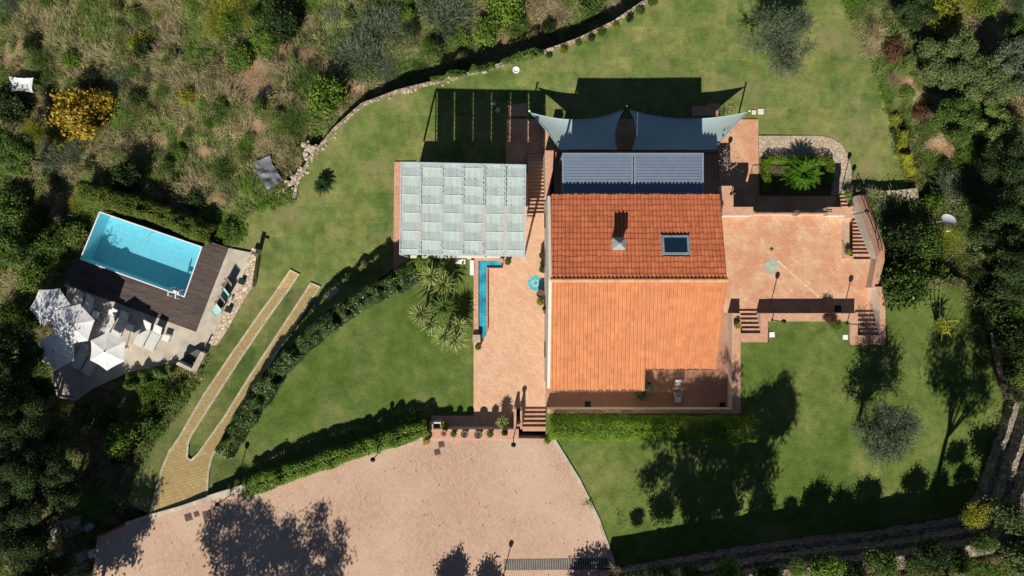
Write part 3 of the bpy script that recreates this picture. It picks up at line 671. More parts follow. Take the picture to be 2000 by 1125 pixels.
# chimney: base on the north slope with a pyramid cap
cx, cy = W2(1209, 476, 6.5)
mb = MB(); mb.box((cx - ho.x, cy, 5.75), (.62, .56, 1.5)); ch = mb.build('chimney', [render_w], house)
mb = MB(); zb = 6.52; s = .42
pts = [(-s, -s * .9), (s, -s * .9), (s, s * .9), (-s, s * .9)]
for i in range(4):
    a, b = pts[i], pts[(i + 1) % 4]; mb.face([(cx - ho.x + a[0], cy + a[1], zb), (cx - ho.x + b[0], cy + b[1], zb), (cx - ho.x, cy, zb + .42)])
    mb.face([(cx - ho.x + a[0], cy + a[1], zb - .05), (cx - ho.x + b[0], cy + b[1], zb - .05), (cx - ho.x + b[0], cy + b[1], zb), (cx - ho.x + a[0], cy + a[1], zb)])
cap = mb.build('cap', [metal_l], ch)
# skylight
sx0, sy0, _ = W(1291, 498, 5.35); sx1, sy1, _ = W(1344, 460, 5.15)
mb = MB(); th = math.atan(SL)
cxs, cys = (sx0 + sx1) / 2, (sy0 + sy1) / 2; zc_ = rz(cys) + .1
wX, wY = sx1 - sx0, (sy1 - sy0)
Mx = Matrix.Rotation(-th, 3, 'X')
for (ox, oy, a, b) in ((0, wY / 2 - .06, wX, .13), (0, -wY / 2 + .06, wX, .13), (-wX / 2 + .08, 0, .16, wY - .26), (wX / 2 - .08, 0, .16, wY - .26)):
    p = Mx @ Vector((ox, oy, 0)); mb.box((cxs - ho.x + p.x, cys + p.y, zc_ + p.z), (a, b, .16), 0, 0, 0, -th)
sky_ = mb.build('skylight', [plain('grey_window_frame', (.28, .36, .42), .5, .4, .2)], house)
mb = MB(); mb.box((cxs - ho.x, cys, zc_ + .02), (wX - .3, wY - .24, .04), 0, 0, 0, -th)
m, n, b = newmat('dark_glass'); b.inputs[0].default_value = (.01, .025, .05, 1); setb(b, .12, .6); glass = m
mb.build('pane', [glass], sky_)
# doors and shuttered windows on the terrace side
for (yy, w_, h_, zz, nm) in ((2.0, 1.1, 2.2, 0, 'door'), (-1.2, 1.1, 2.2, 0, 'door'), (-4.2, 1.0, 1.3, .9, 'window'), (4.6, 1.0, 1.3, .9, 'window')):
    mb = MB(); mb.box((2.235 - ho.x, yy, zz + h_ / 2), (.05, w_, h_)); mb.build(nm, [plain('green_shutter_%s%g' % (nm, yy), (.05, .10, .08), .6)], house)

for (xx, yy, w_, h_, zz, nm) in ((4.2, SM1.y + .22, 1.1, 1.3, .9, 'window'), (6.8, SM1.y + .22, 1.1, 1.3, .9, 'window'), (10.2, SM2.y + .22, 1.6, 2.3, 0, 'door'), (12.2, SM2.y + .22, .9, 1.3, .9, 'window')):
    mb = MB(); mb.box((xx - ho.x, yy - .02, zz + h_ / 2), (w_, .06, h_)); o = mb.build(nm, [plain('shutter_%s%g' % (nm, xx), (.10, .05, .03), .6)], house)
    mb = MB(); mb.box((xx - ho.x, yy - .05, zz - .03 if zz else .03), (w_ + .2, .14, .06)); mb.build('sill', [coping], o)
# ------------------------------------------------------------ louvred pergola on the balcony
zq = 3.8
lx0, ly1 = W2(1098, 299, zq); lx1, ly0 = W2(1374, 379, zq)
lv = empty('louvred_pergola', ((lx0 + lx1) / 2, (ly0 + ly1) / 2, 0), 0, 'blue grey louvred aluminium pergola roof on the balcony behind the house', 'pergola')
ox, oy = lv.location.x, lv.location.y
mb = MB(); t = .12
cxm = W2(1237, 0, zq)[0] - ox; hw = (lx1 - lx0) / 2; hh = (ly1 - ly0) / 2
for (c, s) in (((0, hh - t / 2, zq - .05), (2 * hw, t, .22)), ((0, -hh + t / 2, zq - .05), (2 * hw, t, .22)), ((-hw + t / 2, 0, zq - .05), (t, 2 * hh - 2 * t - .004, .22)), ((hw - t / 2, 0, zq - .05), (t, 2 * hh - 2 * t - .004, .22)), ((cxm - .09, 0, zq - .05), (.11, 2 * hh - 2 * t - .004, .22)), ((cxm + .09, 0, zq - .05), (.11, 2 * hh - 2 * t - .004, .22))):
    mb.box(c, s)
mb.build('frame', [alu_f], lv)
for a, b in ((-hw + t, cxm - .15), (cxm + .15, hw - t)):
    mb = MB(); nS = 12
    for i in range(nS):
        yy = -hh + t + .02 + (2 * hh - 2 * t - .04) * (i + .5) / nS
        mb.box(((a + b) / 2, yy, zq), (b - a - .02, (2 * hh - 2 * t) / nS * 1.02, .03), 0, 0, 0, R(7))
    mb.build('louvre_panel', [alu], lv)
for px_, py_ in ((-hw + .08, hh - .08), (hw - .08, hh - .08), (cxm, hh - .08)):
    mb = MB(); mb.box((px_, py_, (zq - .16) / 2), (.13, .13, zq - .16)); mb.build('post', [alu_f], lv)
# balcony railing
def railing(name, label, pts, h=1.0, gap=.14, medallion=None):
    root = empty(name, pts[0], 0, label, 'railing'); o = Vector(pts[0]); mb = MB(); bb = MB()
    for p, q in zip(pts[:-1], pts[1:]):
        p = Vector(p) - o; q = Vector(q) - o; L = (q - p).length; k = max(1, int(L / gap))
        mb.tube([p + Vector((0, 0, h)), q + Vector((0, 0, h))], .03, 6); mb.tube([p + Vector((0, 0, .1)), q + Vector((0, 0, .1))], .018, 5)
        for i in range(k + 1): c = p.lerp(q, i / k); bb.tube([c + Vector((0, 0, .1)), c + Vector((0, 0, h))], .012 if i % 10 else .028, 4, cap=False)
    mb.build('rail', [iron], root); bb.build('balusters', [iron], root)
    if medallion:
        c = Vector(medallion) - o; g = MB()
        for r_ in (.28, .2, .1): g.tube([c + Vector((r_ * math.cos(a), .0 + r_ * .55 * math.sin(a) , .62 + r_ * math.sin(a))) for a in np.linspace(0, 2 * math.pi, 17)], .022, 5, cap=False)
        g.build('medallion', [plain('bronze_green', (.10, .12, .08), .6, .4, .5)], root)
    return root
railing('railing', 'black iron railing along the balcony edge above the shade sails', [(2.98, BY - .08, 0), (14.5, BY - .08, 0), (14.5, 7.6, 0)])
railing('railing', 'black iron railing with a round medallion above the palm bed', [W(1473, 416, .36), W(1616, 416, .36)], .75, .13, W(1548, 418, .36))
railing('railing', 'thin iron handrail on the sloping wall beside the long stairs', [W(1681, 383, -1.3), W(1712, 468, .4), W(1716, 490, .6)], .5, .9)
railing('railing', 'short iron gate frame at the foot of the fabric pergola', [W(1029, 417, .02), W(1044, 417, .02), W(1044, 424, .02), W(1029, 424, .02)], .9, .3)

# ------------------------------------------------------------ fabric roofed pergola
zf = 3.62
fp = empty('fabric_pergola', (-3.2, 5.1, 0), 0, 'large pergola roofed with six pleated pale green fabric strips', 'pergola')
fo = Vector((-3.2, 5.1, 0))
tx = [783.8, 822.5, 864.5, 905.5, 947.5, 987.5, 1026.5]; ty = [317.5, 318.5, 319.5, 320.5, 321.5, 322.2, 323]
bx = [781, 821, 863, 903.5, 945, 986, 1024.5]; by = [495.5, 496.3, 497.2, 498, 498.6, 499.3, 500]
TPp = [Vector(W(a, b, zf)) for a, b in zip(tx, ty)]; BPp = [Vector(W(a, b, zf)) for a, b in zip(bx, by)]
mb = MB()
for a, b in zip(TPp, BPp): 
    d = (b - a); mid = (a + b) / 2 - fo; mb.box(mid + Vector((0, 0, -.03)), (.075, d.length, .12), math.atan2(-d.x, d.y) )
for L_ in (TPp, BPp):
    d = L_[-1] - L_[0]; mid = (L_[-1] + L_[0]) / 2 - fo; mb.box(mid + Vector((0, 0, -.035 - .004)), (d.length + .08, .10, .14), math.atan2(d.y, d.x))
mb.build('frame', [framew], fp)
fabm, n, b = newmat('pale_green_fabric'); setb(b, .9, .15)
g = n.nodes.new('ShaderNodeNewGeometry'); r = ramp(n, [(.2, (.39, .48, .45)), (.5, (.45, .53, .50)), (.8, (.41, .50, .49))]); n.links.new(g.outputs['Random Per Island'], r.inputs[0])
v = coords(n, sc=(6, .5, 1)); f = noise(n, v, 1, 4, .7); rr = ramp(n, [(.35, (.88,) * 3), (.65, (1.08,) * 3)]); n.links.new(f, rr.inputs[0])
c = mix(n, r.outputs[0], rr.outputs[0], 1.0, 'MULTIPLY'); n.links.new(c, b.inputs[0]); bump(n, b, f, .25, .03)
for i in range(6):
    vs = []; fs = []; nU, nV = 10, 60; ph = [0, .5, .02, .52, .04, .06][i]; g0 = random.uniform(.045, .065); g1 = random.uniform(.035, .07)
    lumps = rng.normal(size=(nU + 1,)) * .012
    for j in range(nV + 1):
        vv = j / nV; a = TPp[i].lerp(BPp[i], vv); bq = TPp[i + 1].lerp(BPp[i + 1], vv)
        tt = (vv * 5 + ph + .25) % 1; tri = 1 - 2 * abs(tt - .5)          # 0 on the wire, 1 in the fold
        z = .06 - .028 * tri ** .85
        wob = .014 * math.sin(j * 1.7 + i) + .01 * math.sin(j * 4.1 + 2 * i)
        for q in range(nU + 1):
            u = q / nU; p = a.lerp(bq, (g0 + wob) / .95 + u * (1 - (g0 + g1) / 1.0 + wob * .5)) - fo; edge = 4 * u * (1 - u)
            vs.append((p.x, p.y, p.z + z - .05 * tri * edge + lumps[q] * tri + .007 * math.sin(q * 2.3 + i)))
    for j in range(nV):
        for q in range(nU): a = j * (nU + 1) + q; fs.append((a, a + nU + 1, a + nU + 2, a + 1))
    me = bpy.data.meshes.new('fabric_strip'); me.from_pydata(vs, [], fs); me.update(); link_mesh('fabric_strip', me, [fabm], fp)
    mb = MB()
    for kk in range(-1, 7):
        vv = (kk - ph - .25) / 5 
        if .01 < vv < .99:
            a = TPp[i].lerp(BPp[i], vv) - fo; bq = TPp[i + 1].lerp(BPp[i + 1], vv) - fo; mb = MB()
            mb.tube([a + Vector((.04, 0, .075)), bq + Vector((-.04, 0, .075))], .014, 5); mb.build('wire', [white], fp)
for p in (TPp[0], TPp[2], TPp[4], TPp[6], BPp[0], BPp[2], BPp[4], BPp[6]):
    mb = MB(); q = p - fo; mb.box((q.x, q.y, (zf - .12) / 2), (.12, .12, zf - .12)); mb.build('post', [framew], fp)
# white benches south of it
for i, (a, b_, wd, hh_, yw) in enumerate([(834.5, 511, .92, .36, 0), (864.5, 511.5, .92, .36, 0), (897, 511.5, .92, .36, 0), (922.5, 523, .28, 1.05, 0)]):
    r_ = empty('bench', W(a, b_, .05), 0, ['white bench at the left end of the row under the pergola edge', 'white bench in the middle of the row under the pergola edge', 'white bench at the right end of the row under the pergola edge', 'narrow white bench set crosswise beside the turquoise channel'][i], 'bench', 'white benches beside the fabric pergola')
    mb = MB(); mb.box((0, 0, .42), (wd, hh_, .1)); mb.build('seat', [white], r_, bevel=.02)
    mb = MB()
    for sx in (-1, 1): mb.box((sx * (wd / 2 - .06), 0, .185), (.06, hh_ * .8, .37))
    mb.build('leg', [white], r_)

# ------------------------------------------------------------ shade sails
sailm, n, b = newmat('pale_sail_cloth'); setb(b, .85, .2); v = coords(n); f = noise(n, v, 1.2, 4); r = ramp(n, [(.3, (.42, .53, .52)), (.7, (.47, .58, .57))]); n.links.new(f, r.inputs[0]); n.links.new(r.outputs[0], b.inputs[0])
cord = plain('sail_hem', (.42, .56, .58), .7)
def sail(label, corners, sag, dip):
    """corners: outer-left, outer-right, inner-right, inner-left"""
    root = empty('shade_sail', corners[0], 0, label, 'shade sail', 'two shade sails over the lower patio'); o = Vector(corners[0]); c = [Vector(p) for p in corners]
    cen = sum(c, Vector()) / 4; n_ = 24; edge = []
    def e(a, b, k, t):
        p = a.lerp(b, t); m_ = (a + b) / 2; inw = (cen - m_); inw.z = 0; inw = inw.normalized(); q = 4 * t * (1 - t); return p + inw * k * q
    E = [lambda t: e(c[0], c[1], sag[0], t), lambda t: e(c[1], c[2], sag[1], t), lambda t: e(c[3], c[2], sag[2], t), lambda t: e(c[0], c[3], sag[3], t)]
    vs = []
    for j in range(n_ + 1):
        for i in range(n_ + 1):
            u, v_ = i / n_, j / n_
            p = E[0](u) * (1 - v_) + E[2](u) * v_ + E[3](v_) * (1 - u) + E[1](v_) * u - (c[0] * (1 - u) * (1 - v_) + c[1] * u * (1 - v_) + c[2] * u * v_ + c[3] * (1 - u) * v_)
            p.z -= dip * 16 * u * (1 - u) * v_ * (1 - v_); vs.append(tuple(p - o))
    fs = [(j * (n_ + 1) + i, (j + 1) * (n_ + 1) + i, (j + 1) * (n_ + 1) + i + 1, j * (n_ + 1) + i + 1) for j in range(n_) for i in range(n_)]
    me = bpy.data.meshes.new('cloth'); me.from_pydata(vs, [], fs); me.polygons.foreach_set('use_smooth', [True] * len(fs)); me.update(); link_mesh('cloth', me, [sailm], root)
    mb = MB()
    for q in E: mb.tube([q(t) - o + Vector((0, 0, .012)) for t in np.linspace(0, 1, 21)], .022, 5)
    mb.build('hem', [cord], root); return root
sail('left pale blue green shade sail over the lower patio', [W(1036, 220, -.3), W(1219, 214, -.25), W(1206, 293, .55), W(1094, 293, .5)], [.62, .38, .05, .10], .15)
sail('right pale blue green shade sail over the lower patio', [W(1229, 214, -.25), W(1460, 219, -.3), W(1394, 294, .5), W(1233, 294, .55)], [.62, .10, .05, .42], .15)
for i, (a, b_) in enumerate([(1034, 217), (1224, 208), (1463, 217)]):
    p = W(a, b_, -.1); g_ = ZL; r_ = empty('sail_post', (p[0], p[1], g_), 0, ['metal post holding the outer left corner of the left shade sail', 'metal post between the two shade sails', 'metal post holding the outer right corner of the right shade sail'][i], 'post', 'posts of the shade sails')
    mb = MB(); mb.tube([(0, 0, -.05), (0, 0, 2.55)], .06, 10); mb.build('pole', [plain('dark_post%d' % i, (.08, .08, .08), .5, .4, .4)], r_)
    mb = MB(); mb.lathe((0, 0, 2.55), [(.075, 0), (.075, .04), (.03, .08)], 10); mb.build('post_cap', [white], r_)
# decorative cushion-like finials on the balcony corner and the left wall
mb = MB(); p = W(1412, 318, .0)
orn = empty('bougainvillea', p, 0, 'bare pinkish climbing plant on the balcony corner', 'plant')
nb = 260; Pq = rng.normal(size=(nb, 3)) * (.3, .45, .35) + (0, 0, 1.1); Nq = unit(rng.normal(size=(nb, 3)) + (0, 0, .6))
quads_mesh('leaves', leaf_quads(Pq, Nq, .13, .07, rng), [foliage('pale_pink_leaf', [(.45, .32, .28), (.35, .25, .2), (.5, .42, .36), (.3, .2, .17)])], orn)
mb = MB()
for i in range(9): a = rng.normal(size=2) * .35; mb.tube([(0, 0, 0), (a[0] * .5, a[1] * .5, .7), (a[0], a[1], 1.4)], [.02, .012, .006], 4)
mb.build('stems', [bark], orn)

# ------------------------------------------------------------ pool
pq = [W2(195, 413, ZP), W2(396, 482, ZP), W2(361, 581, ZP), W2(156, 507, ZP)]
def inset(poly, d):
    n_ = len(poly); out = []; cx_ = sum(p[0] for p in poly) / n_; cy_ = sum(p[1] for p in poly) / n_
    A = [Vector((p[0], p[1])) for p in poly]
    sgn = 1 if sum(A[i].x * A[(i + 1) % n_].y - A[(i + 1) % n_].x * A[i].y for i in range(n_)) > 0 else -1
    for i in range(n_):
        a, b_, c_ = A[i - 1], A[i], A[(i + 1) % n_]; d1 = (b_ - a).normalized(); d2 = (c_ - b_).normalized()
        n1 = Vector((-d1.y, d1.x)) * sgn; n2 = Vector((-d2.y, d2.x)) * sgn; m_ = (n1 + n2).normalized(); out.append(tuple(b_ + m_ * d / max(.3, m_.dot(n1))))
    return out
pool = empty('swimming_pool', (*[sum(p[i] for p in pq) / 4 for i in (0, 1)], ZP), 0, 'rectangular turquoise swimming pool beside the dark wooden deck', 'pool')
po = pool.location.copy(); L3 = lambda p, z: (p[0] - po.x, p[1] - po.y, z - ZP)
m, n, b = newmat('pool_tiles'); setb(b, .5, .3); v = coords(n, R(19)); t = node(n, 'ShaderNodeTexBrick'); t.offset = 0; t.inputs['Scale'].default_value = 1; t.inputs['Brick Width'].default_value = .5; t.inputs['Row Height'].default_value = .5; t.inputs['Mortar Size'].default_value = .018
t.inputs[1].default_value = (.48, .78, .84, 1); t.inputs[2].default_value = (.54, .82, .87, 1); t.inputs[3].default_value = (.64, .88, .92, 1); n.links.new(v, t.inputs[0]); n.links.new(t.outputs[0], b.inputs[0])
ptile = m
def basin(poly, z1, z0, thick, m_in, m_out, name, parent, org, rim):
    inn = inset(poly, thick); mb = MB(); n_ = len(poly); L = lambda p, z: (p[0] - org[0], p[1] - org[1], z - org[2])
    a = sum(poly[i][0] * poly[(i + 1) % n_][1] - poly[(i + 1) % n_][0] * poly[i][1] for i in range(n_))
    idx = list(range(n_)) if a > 0 else list(range(n_))[::-1]
    mb.face([L(inn[i], z0) for i in idx])
    for k in range(n_):
        i, j = idx[k], idx[(k + 1) % n_]
        mb.face([L(inn[j], z0), L(inn[i], z0), L(inn[i], z1), L(inn[j], z1)][::-1] if False else [L(inn[i], z1), L(inn[j], z1), L(inn[j], z0), L(inn[i], z0)])
    o = mb.build(name, [m_in], parent)
    mb = MB()
    for k in range(n_):
        i, j = idx[k], idx[(k + 1) % n_]
        mb.face([L(poly[i], z1), L(poly[j], z1), L(inn[j], z1), L(inn[i], z1)]); mb.face([L(poly[i], z0 - .1), L(poly[j], z0 - .1), L(poly[j], z1), L(poly[i], z1)])
    mb.build('rim', [rim], parent); return inn
inn = basin(pq, ZP + .06, ZP - 1.35, .08, ptile, white, 'basin', pool, (po.x, po.y, ZP), white)
m, n, b = newmat('pool_water'); out = n.nodes['Material Output']; n.nodes.remove(b)
gl = node(n, 'ShaderNodeBsdfGlossy'); gl.inputs['Roughness'].default_value = .03; tr = n.nodes.new('ShaderNodeBsdfTransparent'); tr.inputs[0].default_value = (.60, .91, 1.0, 1)
fr_ = n.nodes.new('ShaderNodeFresnel'); fr_.inputs[0].default_value = 1.33; mx = n.nodes.new('ShaderNodeMixShader'); n.links.new(fr_.outputs[0], mx.inputs[0]); n.links.new(tr.outputs[0], mx.inputs[1]); n.links.new(gl.outputs[0], mx.inputs[2]); n.links.new(mx.outputs[0], out.inputs[0])
bn = node(n, 'ShaderNodeBump'); bn.inputs['Strength'].default_value = .15; bn.inputs['Distance'].default_value = .02; n.links.new(noise(n, coords(n), 2.5, 3), bn.inputs['Height']); n.links.new(bn.outputs[0], gl.inputs['Normal']); n.links.new(bn.outputs[0], fr_.inputs['Normal'])
water = m
mb = MB(); mb.face([L3(p, ZP - .03) for p in inn][::-1]); mb.build('water_surface', [water], pool)
# ladder at the corner
ld = W(347, 572, ZP + .1); lad = empty('pool_ladder', ld, R(-20), 'white steps over the pool edge at its lower right corner', 'ladder')
for sx in (-.28, .28):
    mb = MB(); mb.tube([(sx, -.35, 0), (sx, -.3, .7), (sx, 0, .85), (sx, .3, .6), (sx, .35, -.5)], .03, 8); mb.build('handrail', [white], lad)
for i in range(3): mb = MB(); mb.box((0, .28 - i * .12, -.1 + i * .17), (.5, .2, .04)); mb.build('step', [white], lad)
# wooden deck
dkm, n, b = newmat('dark_deck_boards'); setb(b, .7, .3); v = coords(n, R(-(-19.5))); v2 = coords(n, R(19.5), (1, 1, 1))
t = node(n, 'ShaderNodeTexBrick'); t.inputs['Scale'].default_value = 1; t.inputs['Brick Width'].default_value = 2.4; t.inputs['Row Height'].default_value = .14; t.inputs['Mortar Size'].default_value = .012
t.inputs[1].default_value = (.075, .055, .048, 1); t.inputs[2].default_value = (.11, .085, .075, 1); t.inputs[3].default_value = (.02, .015, .013, 1); n.links.new(v2, t.inputs[0])
f = noise(n, coords(n, R(19.5), (1, 9, 1)), .8, 4, .7); rr = ramp(n, [(.3, (.7,) * 3), (.7, (1.35,) * 3)]); n.links.new(f, rr.inputs[0]); c = mix(n, t.outputs[0], rr.outputs[0], 1, 'MULTIPLY'); n.links.new(c, b.inputs[0])
dpoly = [(142,504),(156,508),(361,581.5),(397,482),(402,469),(446,483.5),(383,647),(123,553)]
mb = MB(); mb.prism(P(dpoly, ZP + .03), ZP - .6, ZP + .03, 0); tag(mb.build('pool_deck', [dkm]), kind='structure')
# concrete terrace round the pool
ptp = [(123,554),(383,648),(446.5,484.5),(489,493),(468,558),(447,598),(428,632),(396,690),(400,697),(345,704),(249,724),(178,757),(150,778),(118,772),(107,722),(131,562)]
mb = MB(); mb.prism(P(ptp, ZP), ZP - 1, ZP, 0); tag(mb.build('pool_terrace', [concrete]), kind='structure')
ribbon('kerb', [(104,724),(115,775),(150,780),(178,759),(249,726),(345,706)], flat(ZP), .14, [concrete], -.3, .42, 'structure')

# ------------------------------------------------------------ poolside furniture
def lounger():
    r_ = empty('sun_lounger'); mb = MB()
    mb.box((-.3, 0, .3), (1.4, .7, .07)); mb.build('frame', [white], r_)
    mb = MB(); mb.box((-.33, 0, .37), (1.34, .64, .07)); mb.build('seat', [cushion], r_, bevel=.02)
    mb = MB(); mb.box((.36 + .32, 0, .53), (.74, .64, .07), 0, 0, -R(27)); mb.build('backrest', [cushion], r_, bevel=.02)
    for sx in (-.9, .35):
        for sy in (-.3, .3): mb = MB(); mb.box((sx, sy, .132), (.06, .06, .264)); mb.build('leg', [white], r_)
    return r_
lg0 = lounger(); first = True
lspots = [(280, 651, 'white sun lounger in the bright pair nearest the deck corner, left one'), (301, 659, 'white sun lounger in the bright pair, right one beside the low table'),
 (214, 625, 'grey sun lounger in the middle pair, left one partly under the white parasol'), (236, 632, 'grey sun lounger in the middle pair, right one beside a small table'),
 (148, 594, 'sun lounger half hidden by parasols, leftmost near the deck'), (169, 602, 'sun lounger half hidden by parasols, second from the left near the deck'),
 (158, 695, 'sun lounger between the two lower parasols'), (178, 707, 'sun lounger mostly under the brightest parasol')]
for i, (a, b_, lab) in enumerate(lspots):
    o = lg0 if i == 0 else copy_tree(lg0); p = W(a, b_, ZP + .4); ang = R(61 if i > 1 else 62)
    place(o, (p[0], p[1], ZP), ang, lab, 'sun lounger', 'sun loungers on the pool terrace')
def side_table():
    r_ = empty('side_table'); mb = MB(); mb.box((0, 0, .43), (.5, .48, .05)); mb.build('table_top', [white], r_, bevel=.01)
    for sx in (-.2, .2):
        for sy in (-.19, .19): mb = MB(); mb.box((sx, sy, .2), (.04, .04, .4)); mb.build('leg', [white], r_)
    return r_
st0 = side_table()
for i, (a, b_, lab) in enumerate([(324, 660, 'small white side table at the right end of the loungers in full sun'), (254, 640, 'small side table in shade between the two lounger pairs'), (187, 614, 'small side table partly under the middle parasol')]):
    o = st0 if i == 0 else copy_tree(st0); p = W(a, b_, ZP + .4); place(o, (p[0], p[1], ZP), R(-18), lab, 'side table', 'small white tables beside the loungers')
def parasol(rad=1.5, h=2.35):
    r_ = empty('parasol'); vs = [(0, 0, h + .36)]; fs = []; kk = 6; sub = 4
    # scalloped hexagonal canopy in six panels
    ring = []
    for i in range(6):
        for j in range(sub):
            a0_ = math.pi / 3 * i; a1_ = math.pi / 3 * (i + 1); t = j / sub
            p = Vector((math.cos(a0_), math.sin(a0_))).lerp(Vector((math.cos(a1_), math.sin(a1_))), t) * (1 - .035 * 4 * t * (1 - t)); ring.append(p)
    N_ = len(ring)
    for f_, zf_ in ((.33, .23), (.66, .1), (1, 0)):
        for q, p in enumerate(ring): t = (q % sub) / sub; vs.append((p.x * rad * f_, p.y * rad * f_, h + zf_ - .035 * 4 * t * (1 - t) * f_))
    for q in range(N_): fs.append((0, 1 + q, 1 + (q + 1) % N_))
    for r2 in range(2):
        for q in range(N_): a = 1 + r2 * N_ + q; b2 = 1 + r2 * N_ + (q + 1) % N_; fs.append((a, a + N_, b2 + N_, b2))
    me = bpy.data.meshes.new('canopy'); me.from_pydata(vs, [], fs); me.update(); can = link_mesh('canopy', me, [fabric_w], r_)
    mb = MB()
    for i in range(6): a = math.pi / 3 * i; mb.tube([(0, 0, h + .32), (.33 * rad * math.cos(a), .33 * rad * math.sin(a), h + .205), (rad * math.cos(a), rad * math.sin(a), h - .02)], .012, 4)
    mb.build('ribs', [wood], r_)
    mb = MB(); mb.tube([(0, 0, .06), (0, 0, h + .34)], .03, 8); mb.build('pole', [wood], r_)
    mb = MB(); mb.lathe((0, 0, 0), [(.17, 0), (.17, .05), (.06, .09)], 16); mb.build('base', [concrete], r_)
    mb = MB(); mb.lathe((0, 0, h + .35), [(.05, 0), (.05, .05), (.02, .09)], 8); mb.build('finial', [iron], r_); return r_
pr0 = parasol()
for i, (a, b_, rt, sc, dz, lab) in enumerate([(206, 686, 28, .93, 0, 'brightest white parasol standing apart at the right of the four'), (96, 600, 4, .98, .12, 'upper left white parasol dappled with shade'), (144, 634, 12, 1.02, .32, 'middle white parasol overlapping two others'), (107, 685, 28, .93, 0.02, 'lower left white parasol mostly in tree shade')]):
    o = pr0 if i == 0 else copy_tree(pr0); p = W(a, b_, ZP + 2.6); place(o, (p[0], p[1], ZP + 0), R(rt), lab, 'parasol', 'four white parasols on the pool terrace', sc)
    o.scale = (sc, sc, 1 + dz / 2.5)
def deck_chair(mat):
    r_ = empty('deck_chair')
    mb = MB(); mb.face([(-.28, -.1, .42), (.28, -.1, .42), (.28, .35, .38), (-.28, .35, .38)]); mb.face([(-.28, -.1, .43), (-.28, -.45, .95), (.28, -.45, .95), (.28, -.1, .43)]); mb.build('sling', [mat], r_)
    mb = MB()
    for sx in (-.3, .3): mb.tube([(sx, -.47, .98), (sx, .1, .2), (sx, .3, 0)], .022, 6); mb.tube([(sx, .38, .42), (sx, -.1, .2), (sx, -.35, 0)], .022, 6)
    mb.tube([(-.3, -.47, .98), (.3, -.47, .98)], .022, 6); mb.tube([(-.3, .38, .42), (.3, .38, .42)], .022, 6); mb.build('frame', [wood if mat == brownm else teal], r_); return r_
c1 = deck_chair(brownm); c2 = deck_chair(teal)
for o, (a, b_, lab) in zip((c1, copy_tree(c1), c2, copy_tree(c2)), [(443, 556, 'upper brown mesh deck chair beside the stone wall'), (430, 590, 'lower brown mesh deck chair beside the stone wall'), (438, 576, 'upper turquoise deck chair between the two brown ones'), (423, 606, 'lower turquoise deck chair at the end of the row')]):
    p = W(a, b_, ZP + .5); place(o, (p[0], p[1], ZP), R(128), lab, 'deck chair', 'deck chairs in a row by the pool wall')
def shadow_block():  # black seat-shaped block standing in for a square cast shadow
    r_ = empty('shadow_block'); mb = MB(); mb.box((0, 0, .42), (.46, .46, .08)); mb.build('seat', [blackm], r_, bevel=.02)
    for sx in (-.18, .18):
        for sy in (-.18, .18): mb = MB(); mb.box((sx, sy, .19), (.04, .04, .38)); mb.build('leg', [iron], r_)
    return r_
s0 = shadow_block()
for i, (a, b_, z_, lab) in enumerate([(472, 549, ZP + .35, 'black block standing in for a square shadow on the upper pool wall'), (446, 604, ZP + .35, 'black block standing in for a square shadow beside the turquoise deck chair')]):
    o = s0 if i == 0 else copy_tree(s0); p = W(a, b_, z_ + .4); place(o, (p[0], p[1], z_), R(-18), lab, 'shadow_block', 'black blocks standing in for shadows at the pool wall', 1.0)
p = W(500, 493, -1.9); r_ = empty('gate_post', (p[0], p[1], ZP - .1), R(-15), 'short stone post at the top end of the pool wall', 'post')
mb = MB(); mb.box((0, 0, .6), (.3, .5, 1.2)); mb.build('pillar', [poolstone], r_); mb = MB(); mb.box((.18, -.12, 1.23), (.55, .16, .06)); mb.build('pillar_cap', [brownm], r_)
# outdoor sink corner built of masonry
bz = ZP + 1.15; sink = empty('masonry_bench', W(375, 705, ZP), 0, 'L shaped grey masonry counter at the lower corner of the pool terrace', 'counter'); so_ = sink.location
mb = MB(); lp_ = [W2(a, b_, bz) for a, b_ in ((344, 712), (380, 729), (399, 688), (394, 686), (376, 719), (348, 705))]; lp_ = [W2(a, b_, bz) for a, b_ in ((343,711.5),(382,729.5),(401,690.5),(391.5,686.5),(374.5,719.5),(348,706.5))]
mb.prism([(a - so_.x, b_ - so_.y) for a, b_ in lp_], -.2, bz - ZP, 0); mb.build('counter_top', [concrete], sink)
mb = MB(); q = [W2(a, b_, ZP + .55) for a, b_ in ((350,703),(374,717),(391,685),(383,683))]; mb.prism([(a - so_.x, b_ - so_.y) for a, b_ in q], -.1, .5, 0); mb.build('basin', [plain('grey_basin', (.12, .12, .13))], sink)
mb = MB(); q = Vector(W(392, 722, -1.4)); gb = empty('tap_post', (q.x + .35, q.y, -2.4), 0, 'small green garden bucket beside the masonry counter', 'bucket'); gb.name = 'bucket'
mb.lathe((0, 0, .5), [(.14, 0), (.19, .34), (.17, .34), (.12, .05)], 12); mb.build('bucket_body', [greenp], gb)

